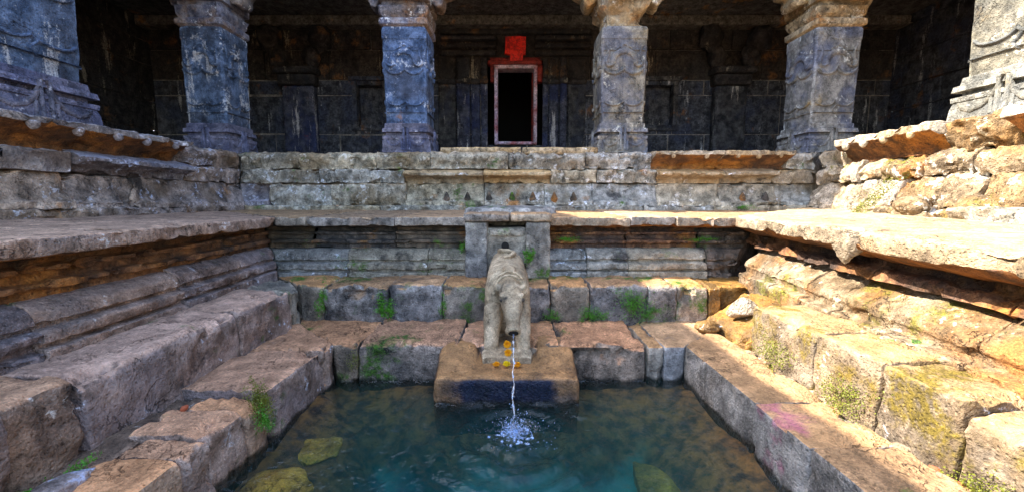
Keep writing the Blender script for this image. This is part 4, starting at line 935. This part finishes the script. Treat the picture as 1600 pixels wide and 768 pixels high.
# neck and head sloping down to the round muzzle
ring_loft(bm, [((SX + .012, 3.06, .585), X, (0, -.1, 1), .120, .125, 2.2), ((SX + .02, 2.93, .60), X, (0, -.2, .97), .090, .100, 2.2), ((SX + .028, 2.84, .595), X, (0, -.4, .9), .083, .086, 2.2),
               ((SX + .034, 2.765, .555), X, (0, -.6, .8), .080, .076, 2.2), ((SX + .039, 2.70, .515), X, (0, -.65, .76), .064, .062, 2.1), ((SX + .042, 2.642, .472), X, (0, -.7, .71), .048, .048, 2.0), ((SX + .044, 2.595, .428), X, (0, -.73, .68), .042, .042, 2.0),
               ((SX + .044, 2.585, .418), X, (0, -.74, .67), .050, .050, 2.0), ((SX + .044, 2.569, .400), X, (0, -.74, .67), .049, .049, 2.0)], 32)
for sg in (-1, 1):
    ball(bm, (SX + .024 + sg * .088, 2.875, .635), (.026, .055, .04), 3, Matrix.Rotation(sg * .5, 3, 'Y'))     # ears laid back
    ball(bm, (SX + .034 + sg * .066, 2.765, .60), (.020, .032, .022))                                      # brows
    lx = SX + sg * .112
    tube(bm, [(lx - sg * .01, 2.96, .47), (lx - sg * .008, 2.88, .37), (lx, 2.82, .29), (lx + sg * .002, 2.775, .22), (lx + sg * .004, 2.75, .15)], [.072, .066, .054, .05, .064], 16)
    ball(bm, (lx, 2.715, .185), (.064, .07, .045))
for i, (yy, zz) in enumerate(((2.86, .715), (2.90, .735))):                                                  # neck folds
    tube(bm, [(SX + .015 + .112 * math.cos(a), yy + .02 * math.sin(a) - .02, zz - .12 + .13 * math.sin(a)) for a in [math.pi * k / 14 for k in range(15)]], .011, 8)
# tail laid in an S across the rump
tube(bm, [(SX - .055, 3.50, .818), (SX - .075, 3.46, .824), (SX - .05, 3.42, .826), (SX + .0, 3.43, .826), (SX + .05, 3.43, .822)], [.016, .022, .024, .022, .014], 8)
tube(bm, [(SX + .055, 3.41, .818), (SX + .04, 3.33, .81), (SX + .01, 3.28, .80), (SX - .03, 3.26, .797)], [.018, .023, .021, .012], 8)
# stone web between the legs and the base slab
ring_loft(bm, [((SX, 3.4, .33), X, Z, .15, .19, 6), ((SX, 3.04, .33), X, Z, .14, .19, 6)], 24)
ring_loft(bm, [((SX, 3.5, .185), X, Z, .165, .04, 8), ((SX, 2.68, .185), X, Z, .17, .035, 8), ((SX, 2.645, .18), X, Z, .165, .03, 8)], 24)
me = bpy.data.meshes.new('tmp'); bm.to_mesh(me); bm.free(); tmp = bpy.data.objects.new('tmp', me); COL.objects.link(tmp)
rm = tmp.modifiers.new('r', 'REMESH'); rm.mode = 'VOXEL'; rm.voxel_size = .0075
sm = tmp.modifiers.new('s', 'SMOOTH'); sm.factor = .5; sm.iterations = 2
dg = bpy.context.evaluated_depsgraph_get(); me2 = bpy.data.meshes.new_from_object(tmp.evaluated_get(dg))
bm = bmesh.new(); bm.from_mesh(me2); bm.normal_update()
for v in bm.verts: v.co += v.normal * (fr(v.co, 9, 3) * .005 + fr(v.co, 40, 4, 3) * .0018)
bpy.data.objects.remove(tmp); bpy.data.meshes.remove(me); bpy.data.meshes.remove(me2)
cowb = obj('body', bm, 'statue', t)
bm = bmesh.new(); ax = Vector((0, -.67, -.74)).normalized(); c = Vector((SX + .044, 2.5675, .3985))
tube(bm, [c - ax * .03, c + ax * .002], .033, 20); obj('muzzle_opening', bm, 'hole', t)  # solid plug, dark for the shade of the muzzle bore
for sg in (-1, 1):
    bm = bmesh.new(); ball(bm, (SX + .036 + sg * .074, 2.742, .575), (.013, .018, .014)); obj('eye', bm, 'plinth_dark', t)

# ------------------------------------------------------------------ falling water and splash
bm = bmesh.new(); rnd = random.Random(3); pts = []; rad = []
N_ = 60
for i in range(N_ + 1):
    k = i / N_; y = 2.56 - .47 * k; z = .392 - .06 * k - .35 * k * k
    pts.append((SX + .046 + .006 * math.sin(k * 31) * k + .004 * fr((k * 9, 0, 0), 3, 2) - .03 * k * .2, y, z))
    rad.append(.0055 + .0028 * math.sin(k * 47) + .004 * fr((k * 20, 1, 0), 2, 3))
tube(bm, pts, rad, 10)
for i in range(36):
    k = rnd.uniform(.15, 1); q = Vector(pts[int(k * N_)]) + Vector((rnd.gauss(0, .012), rnd.gauss(0, .012), rnd.gauss(0, .01)))
    ball(bm, q, [rnd.uniform(.0015, .004)] * 3, 1)
tag(obj('water_jet', bm, 'jet'), 'twisting jet of clear water falling from the cow muzzle into the pool', 'water jet')
bm = bmesh.new(); rnd = random.Random(8)
for i in range(800):
    a = rnd.uniform(0, 6.283); r_ = abs(rnd.gauss(0, .065)) if i < 640 else rnd.uniform(.05, .27); hmax = max(.005, .11 - r_ * .25)
    z = abs(rnd.gauss(0, hmax * .5)) + .003; s = rnd.uniform(.0009, .0027) * (1.25 if r_ < .1 else .85)
    ball(bm, (JX + r_ * math.cos(a), JY + r_ * math.sin(a) * .8, z), (s, s, s * rnd.uniform(.8, 1.8)), 1)
for i in range(60):
    a = rnd.uniform(0, 6.283); r_ = abs(rnd.gauss(0, .055)); ball(bm, (JX + r_ * math.cos(a), JY + r_ * math.sin(a), .004), (rnd.uniform(.006, .014), rnd.uniform(.005, .012), rnd.uniform(.003, .009)), 2)
# churned foam lying on the surface round the foot of the jet
rows = []
for i in range(15):
    r_ = .135 * i / 14
    rows.append([bm.verts.new((JX + r_ * math.cos(a) * (1 + .25 * fr((math.cos(a), math.sin(a), 0), 2.2, 5)), JY + r_ * math.sin(a) * .85 * (1 + .25 * fr((math.cos(a), math.sin(a), 0), 2.2, 5)), .013 + .02 * max(0, 1 - r_ / .05) + .006 * fr((r_ * math.cos(a), r_ * math.sin(a), 0), 30, 2))) for a in [2 * math.pi * j / 48 for j in range(48)]])
for a, b in zip(rows, rows[1:]):
    for j in range(48): bm.faces.new((a[j], b[j], b[(j + 1) % 48], a[(j + 1) % 48])).material_index = 1
tag(obj('water_splash', bm, ['foam', 'surface_foam']), 'white splash of droplets where the jet hits the pool', 'splash', kind='stuff')

# ------------------------------------------------------------------ marigolds
def marigold(c, s, mat, label, seed, n=Vector((0, 0, 1))):
    s *= 1.2
    bm = bmesh.new(); rnd = random.Random(seed); q = n.to_track_quat('Z', 'Y').to_matrix()
    ball(bm, c, (s * .55, s * .55, s * .45))
    for lay in range(5):
        m = 14 - lay * 2; el = lay * .33 + .05
        for i in range(m):
            a = 2 * math.pi * (i + rnd.random() * .5) / m; d = Vector((math.cos(a) * math.cos(el), math.sin(a) * math.cos(el), math.sin(el) * .85))
            tn = Vector((-math.sin(a), math.cos(a), 0)); L = s * rnd.uniform(.85, 1.05); w = s * .28
            ps = [d * L * .4 - tn * w * .5, d * L * .4 + tn * w * .5, d * L + tn * w + Vector((0, 0, rnd.uniform(-.1, .15) * s)), d * L * 1.08, d * L - tn * w + Vector((0, 0, rnd.uniform(-.1, .15) * s))]
            bm.faces.new([bm.verts.new(Vector(c) + q @ p) for p in ps])
    tag(obj('marigold', bm, mat, smooth=False), label, 'flower', 'marigold offerings at the spout')
fw = Vector((0, -1, .35)).normalized()
marigold((-.033, 2.69, .283), .021, 'petal_orange', 'orange marigold, upper of the two stacked between the cow legs', 1, fw)
marigold((-.027, 2.668, .232), .020, 'petal_orange', 'orange marigold, lower of the two stacked between the cow legs', 2, fw)
marigold((-.102, 2.575, .185), .020, 'petal_orange', 'orange marigold on the pedestal, left of the yellow one', 3)
marigold((-.036, 2.572, .188), .022, 'petal_yellow', 'yellow marigold between two orange ones on the pedestal', 4)
marigold((.034, 2.565, .186), .020, 'petal_orange', 'orange marigold on the pedestal, right beside the water jet', 5)

# ------------------------------------------------------------------ plants and moss tufts
def tuft(label, c, n, sx, sz, count, leaf, seed, mat='leaf', cat='plant', name='moss_tuft'):
    """many small leaves sprouting from a patch of a surface with normal n"""
    bm = bmesh.new(); rnd = random.Random(seed); n = Vector(n).normalized(); R = n.to_track_quat('Z', 'Y').to_matrix(); c = Vector(c)
    count = int(count * 4.5); leaf *= .42
    cl = [(rnd.gauss(0, .45), rnd.gauss(0, .45), rnd.uniform(.15, .5)) for _ in range(max(3, count // 30))]
    for i in range(count):
        a_, b_, r_ = rnd.choice(cl); u = (a_ + rnd.gauss(0, r_ * .6)) * sx; v = (b_ + rnd.gauss(0, r_ * .6)) * sz
        p = c + R @ Vector((u, v, 0)) + n * rnd.uniform(-.006, leaf * .9)
        d = (n * rnd.uniform(.3, 1) + Vector((rnd.uniform(-1, 1), rnd.uniform(-1, 1), rnd.uniform(-.8, .5)))).normalized()
        s = d.cross(Vector((rnd.uniform(-1, 1), rnd.uniform(-1, 1), rnd.uniform(-1, 1)))).normalized(); L = leaf * rnd.uniform(.5, 1.3); w = L * .38; up_ = d.cross(s)
        ps = [p, p + d * L * .5 + s * w + up_ * L * .08, p + d * L, p + d * L * .5 - s * w + up_ * L * .08]
        bm.faces.new([bm.verts.new(q) for q in ps])
    tag(obj(name, bm, mat, smooth=False), label, cat, 'small plants growing on the stones')
B_ = (0, -1, .15); Lf = (1, 0, .4); Rf = (-1, 0, .4); U = (0, 0, 1)
tuft('small fern in the joint at the left end of the far upper step', (-1.56, 3.285, .44), B_, .05, .11, 120, .028, 1)
tuft('bright fern hanging on the far upper step, midway between corner and cow', (-1.04, 3.28, .37), B_, .06, .10, 190, .032, 2)
tuft('tiny green sprig in a joint of the upper step beside the cow', (-.57, 3.285, .37), B_, .03, .08, 60, .025, 3)
tuft('little moss patch low on the upper step just right of the cow', (.32, 3.285, .32), B_, .08, .06, 120, .02, 4)
tuft('clump of green moss at the foot of the far upper step right of the cow', (.64, 3.28, .315), B_, .12, .06, 240, .024, 5)
tuft('large green moss spread on the riser of the far upper step', (1.0, 3.28, .42), B_, .14, .12, 330, .024, 6)
tuft('moss patch at the right end of the mossy far riser', (1.13, 3.28, .34), B_, .09, .07, 170, .022, 7)
tuft('green moss clump on the worn inner corner of the left lower step', (-1.25, 1.93, .26), Lf, .07, .10, 380, .02, 8, 'leaf_yellow')
tuft('bright moss on the face of the left lower step at the water', (-1.215, 1.90, .19), Lf, .05, .10, 150, .02, 9)
tuft('moss hanging in the far left inner corner above the water', (-1.085, 2.715, .17), B_, .07, .12, 90, .016, 10, 'leaf_yellow')
tuft('green sprig beside the left post of the spout housing', (-.445, 3.74, .82), B_, .04, .07, 80, .028, 11)
tuft('leafy sprig between the cow rump and the right housing post', (.145, 3.60, .75), B_, .045, .08, 130, .03, 12)
tuft('moss line under the far ledge beside the right housing post', (.50, 3.80, .89), B_, .14, .025, 150, .02, 13)
tuft('moss under the far ledge near the right corner', (1.75, 3.82, .885), B_, .17, .025, 170, .02, 14)
tuft('small green weed on mud at the foot of the left upper step', (-1.62, 1.42, .26), U, .05, .12, 70, .02, 15)
tuft('green sprout among stones at the near left corner', (-1.62, 1.24, .27), U, .05, .05, 70, .03, 16)
tuft('yellow green moss on the riser of the right upper step, first block', (1.565, 2.38, .34), Rf, .16, .09, 260, .02, 17, 'leaf_yellow')
tuft('yellow green moss low on the right upper step, middle block', (1.55, 1.85, .33), Rf, .17, .09, 320, .02, 18, 'leaf_yellow')
tuft('yellow green moss on the rounded near block of the right upper step', (1.565, 1.22, .28), Rf, .16, .08, 320, .02, 19, 'leaf_yellow')
tuft('yellow moss and grass on the sunny ledge under the right cornice', (3.45, 4.05, 1.17), (-1, 0, 1), .12, .55, 520, .03, 20, 'leaf_yellow')
tuft('small weed at the foot of the plinth in the right back corner', (2.95, 5.25, 1.16), B_, .14, .03, 110, .025, 21)

# ------------------------------------------------------------------ loose rocks, brick bits, submerged stones
def rock(label, c, s, mat, seed, name='rock', cat='rock', grp='loose stones', **kw):
    bm = bmesh.new(); rock_bm(bm, c, s, seed, 4, **kw); tag(obj(name, bm, mat), label, cat, grp)
rock('white broken boulder at the end of the far upper step, right corner', (1.72, 3.0, .44), (.12, .10, .09), 'pale_sunlit_right', 21, cut=.35, amp=.15)
rock('small rust wet stone at the foot of the white boulder', (1.5, 3.05, .29), (.10, .07, .05), 'wet_rust', 23)
rock('wedge stone bedded in mud under the left upper step, near corner', (-1.58, 1.32, .25), (.06, .12, .04), 'upper_left', 24)
rock('flat stone at the near left corner of the lower step', (-1.60, 1.12, .25), (.07, .10, .03), 'upper_left', 25)
for i, (x, y, z, s) in enumerate(((1.95, 1.90, .56, .05), (1.90, 1.82, .555, .035), (1.98, 1.76, .56, .06), (1.90, 1.70, .55, .03), (2.0, 1.62, .555, .045), (1.95, 1.52, .55, .04), (1.88, 1.98, .56, .03), (2.0, 2.05, .56, .035))):
    rock(('pale rubble chip lying in the gap on top of the right upper step'), (x, y, z), (s, s * 1.3, s * .6), 'rubble', 50 + i, 'rubble_chip', 'rubble', 'rubble chips on the right upper step')
for i, (x, y, s) in enumerate(((1.57, 1.55, .03), (1.55, 1.38, .025), (1.58, 1.27, .035), (1.54, 1.9, .02), (1.56, 2.2, .025), (1.57, 2.45, .03), (1.55, 2.58, .035))):
    rock('small chip of stone in the gutter below the right upper step', (x, y, .255), (s, s * 1.3, s * .6), 'rubble', 70 + i, 'rubble_chip', 'rubble', 'chips in the right gutter')
rock('orange brick fragment on the mud of the left lower step', (-1.565, 1.86, .265), (.014, .022, .013), 'brick', 31, 'brick_chip', 'brick', 'brick bits')
rock('red brick fragment in the right gutter, nearer of the two', (1.565, 1.33, .26), (.02, .025, .013), 'brick', 32, 'brick_chip', 'brick', 'brick bits')
rock('red brick fragment in the right gutter, farther of the two', (1.57, 1.42, .26), (.015, .02, .012), 'brick', 33, 'brick_chip', 'brick', 'brick bits')
rock('ochre slab under water beside the left edge, farther one', (-1.13, 2.15, -.15), (.16, .20, .08), 'submerged', 34, 'submerged_stone', 'stone', 'stones under the water', cut=.5, amp=.2)
rock('ochre slab under water beside the left edge, nearer one', (-1.12, 1.80, -.12), (.17, .17, .07), 'submerged', 35, 'submerged_stone', 'stone', 'stones under the water', cut=.5, amp=.2)
rock('olive stone under water right of the splash', (.80, 1.98, -.33), (.12, .34, .12), 'submerged', 36, 'submerged_stone', 'stone', 'stones under the water', cut=.5, amp=.2, rz=.25)
rock('broad brown stone under water below the right pool edge', (1.02, 2.1, -.27), (.18, .5, .1), 'shelf_silt', 37, 'submerged_stone', 'stone', 'stones under the water', cut=.5, amp=.2)
rock('yellow round stone on the ledge below the right cornice', (3.5, 3.6, 1.2), (.12, .13, .09), 'upper_right', 39)
rock('broken block lying at the corner of the right ledge', (3.62, 3.2, 1.19), (.14, .2, .1), 'upper_right', 40)
